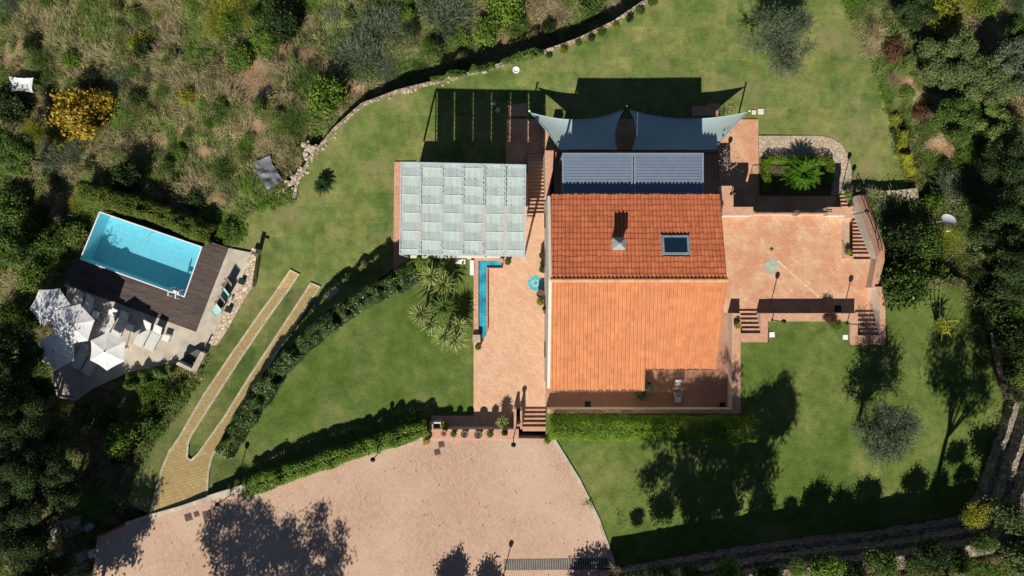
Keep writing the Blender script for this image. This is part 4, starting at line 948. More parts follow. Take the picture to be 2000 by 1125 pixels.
# ------------------------------------------------------------ turquoise water channel and tile inlays
m, n, b = newmat('turquoise_tiles'); setb(b, .3, .5); v = coords(n); t = node(n, 'ShaderNodeTexBrick'); t.offset = 0; t.inputs['Scale'].default_value = 1; t.inputs['Brick Width'].default_value = .2; t.inputs['Row Height'].default_value = .2; t.inputs['Mortar Size'].default_value = .008
t.inputs[1].default_value = (.10, .42, .52, 1); t.inputs[2].default_value = (.17, .56, .62, 1); t.inputs[3].default_value = (.35, .6, .6, 1); n.links.new(v, t.inputs[0])
f = noise(n, v, 1.3, 3); rr = ramp(n, [(.35, (.75,) * 3), (.65, (1.2,) * 3)]); n.links.new(f, rr.inputs[0]); n.links.new(mix(n, t.outputs[0], rr.outputs[0], 1, 'MULTIPLY'), b.inputs[0]); tt = m
ch_ = empty('water_channel', W(945, 590, .02), 0, 'narrow L shaped turquoise tiled water channel along the terrace edge', 'water channel'); oo = ch_.location
q = lambda pl, z: [(W2(a, b_, z)[0] - oo.x, W2(a, b_, z)[1] - oo.y) for a, b_ in pl]
mb = MB(); mb.prism(q([(934.5,509),(980,509),(980,522.5),(949.5,522.5),(949.5,655),(944,662),(934.5,652)], .3), .0, .16, 0); mb.build('water_bed', [tt], ch_)
mb = MB(); mb.prism(q([(925,501),(981,501),(981,509),(934.5,509),(934.5,653),(925,653)], .36), 0, .36, 0); mb.prism(q([(950,523),(981,523),(981,525),(952.3,525),(952.3,648),(950,652)], .36), 0, .34, 0); mb.build('kerb_wall', [coping], ch_)
mb = MB(); mb.prism(q([(923,654),(938,654),(938,669),(923,669)], .7), 0, .7, 0); mb.prism(q([(974,505),(983,505),(983,512),(974,512)], .55), 0, .55, 0); pr_ = mb.build('pier', [coping], ch_)
mb = MB(); mb.prism(q([(927,658),(933.5,658),(933.5,665),(927,665)], .7), .6, .712, 0); mb.build('tile_panel', [tt], pr_)
mb = MB(); mb.prism(q([(934.5,509),(980,509),(980,522.5),(949.5,522.5),(949.5,655),(944,662),(934.5,652)], .3), .162, .19, 0); mb.build('water_surface', [water], ch_)
def diamond(name, label, c, r1, mats, rot=45, petals=True):
    o_ = empty(name, c, 0, label, 'tile inlay'); mb = MB()
    pl = [(r1 * math.cos(R(a)), r1 * math.sin(R(a))) for a in (0, 90, 180, 270)]
    if petals:
        pl = [(r1 * (1 - .1 * (k % 2)) * math.cos(k * math.pi / 8), r1 * (1 - .16 * (k % 2)) * math.sin(k * math.pi / 8)) for k in range(16)]
    mb.prism(pl, 0, .006, 0); mb.build('outer_tiles', [mats[0]], o_)
    mb = MB(); mb.prism([(p[0] * .55, p[1] * .55) for p in pl], .006, .011, 0); mb.build('inner_tiles', [mats[1]], o_)
    mb = MB(); mb.prism([(p[0] * .22, p[1] * .22) for p in pl], .011, .016, 0); mb.build('centre_tile', [mats[2]], o_)
    return o_
paleteal = plain('pale_teal_tile', (.38, .44, .36), .6); ochre = plain('ochre_tile', (.55, .42, .18), .6); tq = plain('bright_turquoise_tile', (.12, .5, .58), .4, .4, 0, .3, 6)
diamond('tile_inlay', 'round turquoise tile inlay in the left terrace near the house', W(1046, 553, .018), .58, [tq, plain('mid_turquoise', (.2, .6, .66), .4), plain('brown_centre', (.3, .2, .16))])
diamond('tile_inlay', 'pale green diamond tile inlay in the right terrace', W(1507, 520, .014), .62, [paleteal, plain('pale_teal_inner', (.42, .46, .34)), ochre], petals=False)
d = MB(); pl = [W2(a, b_, .012) for a, b_ in ((1507,481.5),(1512,486),(1507,490.5),(1502,486))]; d.prism(pl, 0, .018, 0); tag(d.build('drain_cover', [grate]), 'small black diamond drain cover in the right terrace', 'drain cover')
mb = MB()
lnp = [Vector(W(1518, 509, .0)), Vector(W(1600, 580, .0))]
dd = (lnp[1] - lnp[0]).normalized(); nn = Vector((-dd.y, dd.x, 0)) * .09
mb.prism([tuple((lnp[0] + nn)[:2]), tuple((lnp[1] + nn)[:2]), tuple((lnp[1] - nn)[:2]), tuple((lnp[0] - nn)[:2])], 0, .016, 0); tag(mb.build('paving_band', [plain('pale_joint', (.64, .45, .30), .85)]), kind='structure')
# covers in the paving
def cover(px_, py_, z, sz, rot, label, lidm=grate):
    p = W(px_, py_, z); r_ = empty('drain_cover', (p[0], p[1], z), R(rot), label, 'drain cover', 'square covers set in the paving'); mb = MB(); mb.box((0, 0, .006), (sz, sz, .012)); mb.build('surround', [plain('cover_surround%d' % px_, (.2, .13, .1))], r_)
    mb = MB(); mb.box((0, 0, .013), (sz * .84, sz * .84, .012)); mb.build('lid', [lidm], r_); return r_
cover(862, 868, ZU, .42, 10, 'upper of two small square covers below the plant pots'); cover(854, 883, ZU, .42, 14, 'lower of two small square covers below the plant pots')
cover(368, 1010, ZU, .52, 18, 'left square cover on the driveway beside the sett path'); cover(384, 1004, ZU, .38, 18, 'smallest square cover between two larger ones on the driveway'); cover(405, 1006, ZU, .62, 12, 'largest square cover on the driveway near the lamp')
cover(1148, 789.5, .01, .46, 0, 'black square grate in the shaded patio near the left end', blackm); cover(1411, 791.5, .01, .46, 0, 'black square grate in the shaded patio at the right end', blackm); cover(1636.5, 603, .012, .5, 0, 'black square grate in the shadow of the right terrace wall', blackm)
# the grating strip across the driveway
mb = MB(); gp = [(984, 1093), (1188, 1090), (1190, 1112), (984, 1114)]; mb.prism(P(gp, ZU + .008), ZU, ZU + .008, 0); g_ = mb.build('drain_grating', [iron]); tag(g_, 'long dark slatted drainage grating across the driveway', 'grating')
mb = MB()
for i in range(46):
    t = (i + .5) / 46; a = Vector(W(984 + 204 * t, 1093 - 3 * t, ZU + .02)); b_ = Vector(W(984 + 206 * t, 1114 - 2 * t, ZU + .02)); m_ = (a + b_) / 2; mb.box(m_, (.09, (a - b_).length, .02))
s_ = mb.build('slats', [plain('grey_slats', (.25, .22, .2))], g_)
# stepping stones on grass
def stone_slab(px_, py_, z, a, b_, rot, label, mat=render_w):
    p = W(px_, py_, z); mb = MB(); mb.box((0, 0, .03), (a, b_, .06)); o = mb.build('stone_slab', [mat], bevel=.012); o.location = (p[0], p[1], z); o.rotation_euler = (0, 0, R(rot)); return tag(o, label, 'stone slab')
stone_slab(1472, 219.5, ZL, .3, .32, 0, 'smaller pale slab on the grass beside the right sail post'); stone_slab(1485.5, 218, ZL, .42, .42, 0, 'larger pale slab on the grass beside the right sail post')
stone_slab(1650.5, 658.5, ZU, .34, .34, 0, 'small white slab on the lawn left of the far right steps', white); stone_slab(1507.5, 653.5, ZU, .36, .36, 5, 'small white slab on the lawn right of the steps near the house', white)
stone_slab(1699, 366, ZL, .44, .42, 0, 'white slab in the shadow at the right tip of the lower lawn'); stone_slab(964, 203, ZL, .28, .28, 40, 'small tilted stone in the striped shade of the lower lawn'); stone_slab(972, 215, ZL, .36, .28, 60, 'larger tilted stone in the striped shade of the lower lawn')
for i, (a, b_) in enumerate([(644, 578), (655, 568)]):
    p = WF(a, b_, hA); o = stone_slab(a, b_, p[2], .42, .55, -35, ['lower grey slab on the grass beside the sett path', 'upper grey slab on the grass beside the sett path'][i], concrete); o.location = (p[0], p[1], p[2])
mb = MB(); mb.lathe((0, 0, 0), [(.2, 0), (.26, .05), (.26, .1), (.17, .1), (.15, .02)], 20); o = mb.build('well_ring', [white]); o.location = W(1008, 137, ZL); tag(o, 'small white ring cover on the lower lawn near the north wall', 'ring')

# ------------------------------------------------------------ lamps
def lamp(h, label, base, lean=(0, 0)):
    r_ = empty('garden_lamp', base, 0, label, 'garden lamp', 'black garden lamp posts'); mb = MB(); mb.lathe((0, 0, 0), [(.09, 0), (.09, .06), (.04, .1)], 10); mb.build('base', [iron], r_)
    mb = MB(); mb.tube([(0, 0, .08), (0, 0, h - .32)], .032, 8); mb.build('pole', [iron], r_)
    mb = MB(); mb.lathe((0, 0, h - .34), [(.04, 0), (.12, .05), (.15, .2), (.17, .22), (.14, .3), (.04, .36), (.02, .42)], 12); ln = mb.build('lantern', [iron], r_)
    mb = MB(); mb.lathe((0, 0, h - .3), [(.125, .02), (.155, .14)], 12); mb.build('glass', [white], ln); return r_
def lamp_at(hx, hy, zb, h, label):
    """hx, hy: where the head is seen"""
    p = W(hx, hy, zb + h - .1); return lamp(h, label, (p[0], p[1], zb))
lamp_at(1684, 635, ZU, 2.2, 'black garden lamp leaning over the far right steps'); lamp_at(1531, 628, ZU, 2.2, 'black garden lamp on the lawn edge between the two right staircases')
lamp_at(1003, 869, ZU, 2.3, 'black garden lamp beside the driveway steps'); lamp_at(728, 898, ZU, 2.2, 'black garden lamp on the kerb in the middle of the long driveway hedge')
lamp_at(424, 986, ZU - .1, 2.4, 'black garden lamp at the corner of sett path and driveway'); lamp(2.3, 'black garden lamp at the bottom edge of the driveway', (-.6, -19.9, ZU))
lamp_at(1693, 413, -1.3, 2.3, 'black garden lamp on the sloping stair wall'); lamp_at(1435, 376, .95, .9, 'short lamp on the parapet corner beside the roof')
lamp_at(1064, 603, 1.4, 1.0, 'small lamp on the west wall of the house')
o = W(1642, 381, ZL + .05); lamp(2.9, 'tall black garden lamp at the end of the crazy paved path', (x(1640, ZL), y(381, ZL), ZL + .05))

# ------------------------------------------------------------ pots
def rosette(name, n_, L, wd, mat, parent, z=0, el=(5, 80), droop=.5, seg=3, seed=1, fold=True):
    rg = np.random.default_rng(seed); az = np.arange(n_) * 2.39996 + rg.uniform(-.15, .15, n_); e = R(1) * (el[0] + (el[1] - el[0]) * (1 - np.arange(n_) / n_) ** 1.0)
    D = np.stack([np.cos(az) * np.cos(e), np.sin(az) * np.cos(e), np.sin(e)], 1); Ls = L * rg.uniform(.8, 1.1, n_); side = np.stack([-np.sin(az), np.cos(az), 0 * az], 1)
    out = []; p0 = np.zeros((n_, 3)) + (0, 0, z); w0 = wd * .6
    prof = [.6, 1.0, .8, .45, .08]
    for i in range(seg + 1):
        t1 = (i + 1) / (seg + 1); p1 = D * Ls[:, None] * t1; p1 = p1 + (0, 0, z); p1[:, 2] -= droop * Ls * t1 ** 2.2
        wa = wd * np.interp(i / (seg + 1), [0, .25, .5, .8, 1], prof); wb = wd * np.interp(t1, [0, .25, .5, .8, 1], prof)
        out.append(np.stack([p0 - side * wa, p0 + side * wa, p1 + side * wb, p1 - side * wb], 1)); p0 = p1
    return quads_mesh(name, np.concatenate(out), [mat], parent)
def pot_bush(name, r_, h, mat, parent, z, n_, seed):
    rg = np.random.default_rng(seed); P_ = rg.normal(size=(n_, 3)); P_ = unit(P_) * (rg.random((n_, 1)) ** .35) * (r_, r_, h); N_ = unit(P_ + rg.normal(size=(n_, 3)) * .3 + (0, 0, .3)); P_[:, 2] = abs(P_[:, 2]) + z
    return quads_mesh(name, leaf_quads(P_, N_, .11, .06, rg), [mat], parent)
def pot(px_, py_, z, rad, hp_, label, plant=None, pm=pot_m, seed=0):
    p = W(px_, py_, z + hp_); r_ = empty('plant_pot' if not plant else 'potted_plant', (p[0], p[1], z), 0, label, 'plant pot' if not plant else 'potted plant', 'pots around the house')
    mb = MB(); mb.lathe((0, 0, 0), [(rad * .6, 0), (rad * .95, hp_ * .6), (rad * 1.02, hp_ * .9), (rad * 1.08, hp_), (rad * .9, hp_), (rad * .85, hp_ * .88)], 18); mb.build('pot', [pm], r_, smooth=False)
    mb = MB(); mb.lathe((0, 0, hp_ * .86), [(rad * .86, 0), (.01, .015)], 14); mb.build('soil', [soilm], r_)
    if plant == 'agave': rosette('foliage', 60, .58, .035, F_yucca, r_, hp_ * .95, (-5, 80), .25, 3, seed)
    elif plant == 'big': rosette('foliage', 70, .72, .04, F_yucca, r_, hp_ * .95, (0, 80), .3, 3, seed)
    elif plant: pot_bush('foliage', rad * 1.25, rad * 1.3, FOL[plant], r_, hp_ * .95, 150, seed)
    return r_
zw = ZU + .1
pot(867, 846, zw, .2, .34, 'empty clay pot at the left end of the wall row', None, pot_m)
pot(886, 848, zw, .19, .34, 'pot with fresh green leaves, second in the wall row', 'fresh', pot_m, 3)
pot(907, 848, zw, .24, .36, 'grey pot of bare soil, third in the wall row', None, pot_d)
pot(934, 849, zw, .26, .36, 'widest grey pot of bare soil, fourth in the wall row', None, pot_d)
pot(957, 847, zw, .22, .36, 'pot with a dark green shrub, fifth in the wall row', 'mid', pot_m, 4)
pot(986, 845, zw, .2, .34, 'pot with a dark round plant, at the right end of the wall row', 'dark', pot_m, 5)
pot(981, 825, .012, .26, 1.1, 'tall pot with a spiky pale agave above the driveway wall', 'agave', pot_m, 6)
pot(868, 831, .012, .26, .85, 'pot with a yellowing plant beside the small sink', 'lime', pot_m, 7)
pot(833, 861, ZU, .24, .42, 'yellow brown pot at the end of the driveway hedge', 'auto', pot_m, 8)
pot(1061, 499, .012, .26, .7, 'tall clay pot against the house, uppermost on the left terrace', 'red', pot_d, 9)
pot(1060, 526, .012, .24, .5, 'pot with a green and red plant beside the house wall', 'mid', pot_m, 10)
pot(1056, 574, .012, .27, .8, 'large dark jar beside the turquoise inlay', None, pot_d)
pot(1055, 590, .012, .22, .5, 'pot with a yellow green plant just below the turquoise inlay', 'lime', pot_m, 11)
pot(992, 511, .012, .2, .4, 'pot with a small green plant at the lower right pergola corner', 'mid', pot_m, 12)
pot(934, 677, .012, .2, .4, 'pot with a green plant at the foot of the turquoise channel', 'fresh', pot_m, 13)
pot(1440, 636.5, cz, .2, .32, 'round pot on the wall beside the steps nearest the house', 'auto', pot_d, 14)
pot(1656, 492, .55, .2, .3, 'pot with a yellow green plant on the wall beside the long stairs', 'lime', pot_m, 15)
# little sink in the sunken corner
p = W(853, 832, .9); r_ = empty('outdoor_sink', (p[0], p[1], .012), 0, 'small square white outdoor sink in the sunken terrace corner', 'sink'); mb = MB()
for (c_, s_) in (((0, .2, .42), (.62, .08, .84)), ((0, -.24, .42), (.62, .08, .84)), ((-.27, -.02, .42), (.08, .356, .84)), ((.27, -.02, .42), (.08, .356, .84))): mb.box(c_, s_)
mb.build('surround', [white], r_); mb = MB(); mb.box((0, -.02, .3), (.45, .35, .6)); mb.build('bowl', [blackm], r_)
# narrow planter by the steps
p = W(1012, 822, .5); r_ = empty('plant_stand', (p[0], p[1], 0.012), 0, 'narrow wooden plant stand squeezed beside the driveway steps', 'plant stand'); mb = MB()
for zz in (.3, .6, .9): mb.box((0, .3 - zz * .5, zz), (.26, .3, .03))
for sx in (-.12, .12): mb.tube([(sx, .35, 0), (sx, -.3, 1.0)], .018, 5)
mb.build('shelves', [wood], r_); pot_bush('foliage', .18, .3, F_red, r_, .9, 120, 31)
# wooden garden chair group on the shaded patio
p = W(1324, 765, .35); r_ = empty('wooden_chair', (p[0], p[1], .006), R(2), 'bleached wooden reclining chair with white ends on the shaded patio', 'chair'); mb = MB()
for i in range(7): mb.box((0, -.35 + i * .115, .36), (.62, .09, .03))
mb.build('seat', [wood], r_); mb = MB()
for i in range(5): mb.box((0, .48 + i * .09, .42 + i * .07), (.46, .07, .03), 0, 0, 0, R(35))
mb.build('backrest', [white], r_); mb = MB()
for i in range(5): mb.box((0, -.42 - i * .08, .34 - i * .03), (.42, .06, .03))
mb.build('footrest', [white], r_); mb = MB(); mb.box((.0, .25, .56), (.82, .1, .04)); mb.build('armrest', [wood], r_)
for sx in (-.28, .28):
    for sy in (-.33, .33): mb = MB(); mb.box((sx, sy, .17), (.05, .05, .34)); mb.build('leg', [wood], r_)
# satellite dish on a pole
p = Vector(W(1852, 430, 1.2)); zt_ = float(hT(np.array([p.x]), np.array([p.y]))[0]); r_ = empty('satellite_dish', (p.x, p.y, zt_), 0, 'white oval satellite dish among the bushes right of the terrace', 'satellite dish')
mb = MB(); k = 24
vs = []; fs = []
Md = Matrix.Rotation(R(-28), 3, 'X') @ Matrix.Rotation(R(6), 3, 'Y'); hz_ = 1.2 - zt_
for j in range(6):
    rr_ = j / 5 * .5
    for i in range(k): v_ = Md @ Vector((rr_ * math.cos(i * 2 * math.pi / k) * 1.05, rr_ * math.sin(i * 2 * math.pi / k) * .9, .32 * rr_ ** 2)); vs.append((v_.x, v_.y, v_.z + hz_))
fs = [(j * k + i, j * k + (i + 1) % k, (j + 1) * k + (i + 1) % k, (j + 1) * k + i) for j in range(5) for i in range(k)]
me = bpy.data.meshes.new('reflector'); me.from_pydata(vs, [], fs); me.update(); link_mesh('reflector', me, [white], r_)
mb = MB(); mb.tube([(0, 0, -.1), (0, 0, hz_)], .035, 8); mb.build('mast', [junk], r_); mb = MB(); mb.tube([(0, -.42, hz_ - .1), (-.05, -.75, hz_ + .35), (-.3, -.8, hz_ + .4)], .02, 6); mb.lathe((-.34, -.8, hz_ + .36), [(.05, 0), (.05, .1)], 8); mb.build('receiver_arm', [white], r_)
# odds and ends at the lower left
def groundbox(name, px_, py_, zb, size, yaw, mats, label, cat, pitch=0, h=None):
    p = W(px_, py_, zb + size[2]); mb = MB(); mb.box((0, 0, size[2] / 2), size, 0, 0, pitch); o = mb.build(name, mats, bevel=.02); o.location = (p[0], p[1], zb); o.rotation_euler = (0, 0, R(yaw)); return tag(o, label, cat)
def gz(a, b_): return WF(a, b_, hT)[2]
groundbox('water_tank', 105, 1039, gz(105, 1039), (.42, 1.35, .45), -12, [junk], 'long pale tank lying among the trees at lower left', 'tank')
zz = gz(142, 1028); p = W(142, 1028, zz + .15); r_ = empty('pallet', (p[0], p[1], zz), R(24), 'white slatted pallet lying on the ground at lower left', 'pallet')
for i in range(9): mb = MB(); mb.box((0, -.55 + i * .137, .14), (1.25, .085, .03)); mb.build('slat', [junk], r_)
for sx in (-.5, 0, .5): mb = MB(); mb.box((sx, 0, .06), (.08, 1.2, .12)); mb.build('runner', [wood], r_)
groundbox('crate', 172, 1031, gz(172, 1031), (.6, .45, .35), 40, [junk], 'grey plastic box beside the slatted pallet', 'box'); groundbox('crate', 178, 1083, gz(178, 1083) + .2, (.45, .5, .4), 20, [render_w], 'pale square box against the dark driveway corner', 'box'); groundbox('crate', 157, 1089, gz(157, 1089) + .2, (.7, .6, .35), 20, [wood], 'brown box beside the pale box at lower left', 'box')
zz = gz(145, 1115); mb = MB(); p = W(145, 1115, zz + .3); mb.tube([(-.9, -.35, .2), (.9, .35, .2)], .16, 12); o = mb.build('pipe', [junk]); o.location = (p[0], p[1], zz); tag(o, 'long white pipe lying at the bottom left corner', 'pipe')
groundbox('plastic_bucket', 137, 990, gz(137, 990), (.35, .3, .3), 30, [bluep], 'small light blue container among the dark trees', 'container')
# white sheet shed roof at the far left, tarpaulins
zz = gz(41, 165) + 1.1; r_ = empty('white_awning', (*W2(41, 165, zz), zz - 1.1), R(-3), 'small white cloth awning in the scrub near the left edge', 'awning'); vs = []; fs = []
for j in range(9):
    for i in range(13): u, v_ = i / 12, j / 8; vs.append(((u - .5) * 1.9 * (1 - .12 * math.sin(math.pi * v_)), (v_ - .5) * 1.15 * (1 - .15 * math.sin(math.pi * u)), 1.1 - .18 * math.sin(math.pi * u) * math.sin(math.pi * v_) + .03 * math.sin(i * 2.1 + j)))
fs = [(j * 13 + i, j * 13 + i + 1, (j + 1) * 13 + i + 1, (j + 1) * 13 + i) for j in range(8) for i in range(12)]
me = bpy.data.meshes.new('cloth'); me.from_pydata(vs, [], fs); me.update(); link_mesh('cloth', me, [fabric_w], r_)
for sx in (-.9, .9):
    for sy in (-.52, .52): mb = MB(); mb.tube([(sx, sy, -.2), (sx, sy, 1.1)], .025, 6); mb.build('pole', [wood], r_)
def sheet(px_list, label, lift=.1, amp=.08, seed=1, mat=tarp):
    w_ = [Vector(WF(a, b_, hT)) for a, b_ in px_list]; o0 = w_[0]; vs = []; n_ = 14; rg = np.random.default_rng(seed)
    for j in range(n_ + 1):
        for i in range(n_ + 1):
            u, v_ = i / n_, j / n_; p = w_[0].lerp(w_[1], u).lerp(w_[3].lerp(w_[2], u), v_); xx, yy = np.array([p.x]), np.array([p.y])
            vs.append((p.x - o0.x, p.y - o0.y, float(hT(xx, yy)[0]) + lift + amp * (float(vnoise(xx, yy, .35, 31)[0]) + float(vnoise(xx, yy, .9, 32)[0])) - o0.z))
    fs = [(j * (n_ + 1) + i, j * (n_ + 1) + i + 1, (j + 1) * (n_ + 1) + i + 1, (j + 1) * (n_ + 1) + i) for j in range(n_) for i in range(n_)]
    me = bpy.data.meshes.new('tarpaulin'); me.from_pydata(vs, [], fs); me.update(); o = link_mesh('tarpaulin', me, [mat]); o.location = o0; return tag(o, label, 'tarpaulin')
sheet([(501, 318), (531, 305), (535, 325), (506, 333)], 'upper blue grey tarpaulin on bare soil left of the lower lawn', .25, .16, 1)
sheet([(504, 338), (535, 322), (556, 354), (528, 372)], 'lower blue grey tarpaulin crumpled beside the rock pile', .25, .2, 2)
# rubble
def rock_mesh(seed):
    rg = random.Random(seed); bm = bmesh.new(); bmesh.ops.create_icosphere(bm, subdivisions=2, radius=1)
    sx, sy, sz = rg.uniform(.7, 1.2), rg.uniform(.6, 1), rg.uniform(.4, .7)
    for v_ in bm.verts:
        f_ = 1 + rg.uniform(-.16, .16); v_.co = Vector((v_.co.x * sx * f_, v_.co.y * sy * f_, v_.co.z * sz * f_))
    me = bpy.data.meshes.new('boulder'); bm.to_mesh(me); bm.free(); return me
rockmat = plain('pale_rock', (.50, .43, .33), .9, .2, 0, .3, 2); rocks = [rock_mesh(i) for i in range(5)]
for r_ in rocks: r_.materials.append(rockmat)
rr_ = random.Random(5); k = 0
spots = []
for i in range(30): spots.append((rr_.gauss(602, 7), rr_.gauss(292, 8), rr_.uniform(.09, .24)))
for i in range(30):
    t = rr_.random(); spots.append((596 - 38 * t + rr_.gauss(0, 4), 325 + 48 * t + rr_.gauss(0, 5), rr_.uniform(.08, .17)))
for i in range(22):
    t = rr_.random() * 6.999; j = int(t) + 1; a, b_ = NWALL[j], NWALL[j + 1]; u = t - int(t); spots.append((a[0] + (b_[0] - a[0]) * u + 2 + rr_.gauss(0, 2), a[1] + (b_[1] - a[1]) * u + 5 + rr_.gauss(0, 2), rr_.uniform(.08, .17)))
for a, b_, s_ in spots:
    p = WF(a, b_, hA); o = bpy.data.objects.new('boulder', rocks[k % 5]); C.objects.link(o); o.location = (p[0], p[1], max(p[2], -2.7) + s_ * .2); o.scale = (s_, s_, s_); o.rotation_euler = (rr_.uniform(-.3, .3), rr_.uniform(-.3, .3), rr_.uniform(0, 6.3)); k += 1
    tag(o, 'pale loose rock of the rubble along the north wall of the lower lawn', 'rock', 'loose rocks along the north wall')
# ------------------------------------------------------------ vegetation
def crown_leaves(rg, lumps, n, ln, wd, top=True, fuzz=.12, up=.35):
    """lumps: list of (cx,cy,cz,rx,ry,rz); leaves over the surface and through the outer volume of each"""
    L = np.array(lumps); a = L[:, 3] * L[:, 4] + L[:, 3] * L[:, 5]; pick = rg.choice(len(L), n, p=a / a.sum()); d = unit(rg.normal(size=(n, 3)))
    if top: d[:, 2] = np.where(d[:, 2] < -.25, -d[:, 2], d[:, 2])
    rad = 1 - np.abs(rg.normal(size=n)) * .22; rad = np.clip(rad, .3, 1.08)
    Pp = L[pick, :3] + d * L[pick, 3:] * rad[:, None] + rg.normal(size=(n, 3)) * fuzz * .3
    return leaf_quads(Pp, unit(d + rg.normal(size=(n, 3)) * .45 + (0, 0, up)), ln, wd, rg)
def lumps_of(rg, R_, h, k, zc, size=(.28, .45), flat_=.75):
    out = []
    for i in range(k):
        d = unit(rg.normal(size=3)); rr = rg.uniform(.35, .95) ** .8
        s = rg.uniform(*size); out.append((d[0] * R_ * rr * (1 - s * .5), d[1] * R_ * rr * (1 - s * .5), zc + d[2] * h * rr * .7, s * R_, s * R_, s * R_ * flat_))
    return out
def crown_proto(name, seed, R_, h, k, n, ln, wd, mat, zc, trunk=True, size=(.28, .45), fuzz=.12, streak=False):
    rg = np.random.default_rng(seed); root = empty(name); lm = lumps_of(rg, R_, h, k, zc, size)
    Q = crown_leaves(rg, lm, n, ln, wd, fuzz=fuzz)
    quads_mesh('crown', Q, [mat], root)
    if trunk:
        mb = MB(); r0 = .045 * R_ + .05; mb.tube([(0, 0, -.4), (rg.normal() * .06, rg.normal() * .06, zc * .5), (rg.normal() * .1, 0, zc)], [r0, r0 * .75, r0 * .45], 8)
        for l in lm[:7]: mb.tube([(0, 0, zc * .55), ((l[0]) * .5, l[1] * .5, (zc * .55 + l[2]) / 2 + .1), (l[0], l[1], l[2])], [r0 * .5, r0 * .3, .02], 5, cap=False)
        mb.build('trunk', [bark], root)
    return root
def bush_proto(name, seed, n, mat, ln=.13, wd=.07, k=9, flat_=.6, fuzz=.2):
    """unit bush of radius 1"""
    rg = np.random.default_rng(seed); lm = lumps_of(rg, .95, .55, k + 8, .42, (.14, .34), flat_); el = rg.uniform(.7, 1.0)
    lm = [(a * el, b, c, d, e, f) for a, b, c, d, e, f in lm]; Q = crown_leaves(rg, lm, n, ln, wd, fuzz=fuzz * 2)
    m = 260; d = unit(rg.normal(size=(m, 3)) * (1, 1, .7) + (0, 0, .4)); o = d * (.45 * el, .45, .3) + (0, 0, .3); L = rg.uniform(.3, .75, m)   # leafy shoots sticking out
    idx = np.repeat(np.arange(m), 7); t = rg.random(len(idx)); Pp = o[idx] + d[idx] * (L[idx] * t)[:, None] + rg.normal(size=(len(idx), 3)) * .025
    return np.concatenate([Q, leaf_quads(Pp, unit(rg.normal(size=(len(idx), 3)) + (0, 0, .6)), ln * .8, wd * .75, rg)])
def wisp(seed, n, L, spread=.5, wd=.012):
    """feathery bush of thin shoots, radius about 1"""
    rg = np.random.default_rng(seed); base = rg.normal(size=(n, 3)) * (.38, .38, .12) + (0, 0, .25); D = unit(base * (.9, .9, .3) + rg.normal(size=(n, 3)) * spread + (.1, .15, .5))
    return blades(base, D, L * rg.uniform(.5, 1.2, n), wd, rg, .25, 2)
def grassball(seed, n):
    rg = np.random.default_rng(seed); base = rg.normal(size=(n, 3)) * (.08, .08, .02) + (0, 0, .05); az = rg.uniform(0, 6.283, n); e = rg.uniform(.15, 1.45, n)
    D = np.stack([np.cos(az) * np.cos(e), np.sin(az) * np.cos(e), np.sin(e)], 1); return blades(base, D, rg.uniform(.6, 1.25, n), .014, rg, .55, 3)

def one(name, Q, mat, loc, sc, rz, label, cat, group=None):
    pass
def mesh_of(name, Q, mat):
    o = quads_mesh(name, Q, [mat]); me = o.data; bpy.data.objects.remove(o); return me
PB = {}
for key, mat in (('mid', F_mid), ('fresh', F_fresh), ('lime', F_lime), ('dark', F_dark), ('scrub', F_scrub), ('sage', F_sage), ('red', F_red), ('auto', F_auto), ('pine', F_pine), ('flower', F_flower)):
    PB[key] = [mesh_of('shrub', bush_proto('shrub', 10 + 7 * i + hash(key) % 1 + len(key), 2600, mat, .13, .075, 12), mat) for i in range(2)]
for key, mat in (('dry', F_dry), ('grass', F_grass)):
    PB[key] = [mesh_of('grass_clump', grassball(40 + i, 420), mat) for i in range(2)]
for key, mat in (('wscrub', F_scrub), ('wgrass', F_grass), ('wsage', F_sage), ('wlime', F_lime), ('wmid', F_mid), ('wdry', F_dry)):
    PB[key] = [mesh_of('shrub', wisp(60 + i + len(key), 3200, .36), mat) for i in range(2)]
NM = {'dry': ('grass_clump', 'grass'), 'grass': ('grass_clump', 'grass')}
rs = random.Random(11)
def put(key, px, py, rpx, h=hT, dz=0, label=None, group=None, hs=1.0, name='shrub', cat='shrub', zadd=0):
    g = WF(px, py, h); r = rpx / 27.0 * (H - g[2]) / H
    g2 = W(px, py, g[2] + r * .5); z = float(h(np.array([g2[0]]), np.array([g2[1]]))[0])
    o = bpy.data.objects.new(name, rs.choice(PB[key])); C.objects.link(o); o.location = (g2[0], g2[1], z - .08 * r + zadd)
    o.rotation_euler = (0, 0, rs.uniform(0, 6.28)); o.scale = (r * rs.uniform(.9, 1.1), r * rs.uniform(.9, 1.1), r * rs.uniform(.8, 1.1) * hs)
    return tag(o, label, cat, group)

def tree(seed, px, py, zb, Rr, hh, zc, mat, label, n, ln=.2, wd=.11, k=16, cat='tree', name='tree', size=(.25, .42), fuzz=.15, world=None, el=(1, 1)):
    o = crown_proto(name, seed, Rr, hh, k, n, ln, wd, mat, zc, True, size, fuzz)
    if world: p = (*world, zb)
    else: q = W(px, py, zb + zc); p = (q[0], q[1], zb)
    o.location = p; o.rotation_euler = (0, 0, 0); o.scale = (el[0], el[1], 1); return tag(o, label, cat)

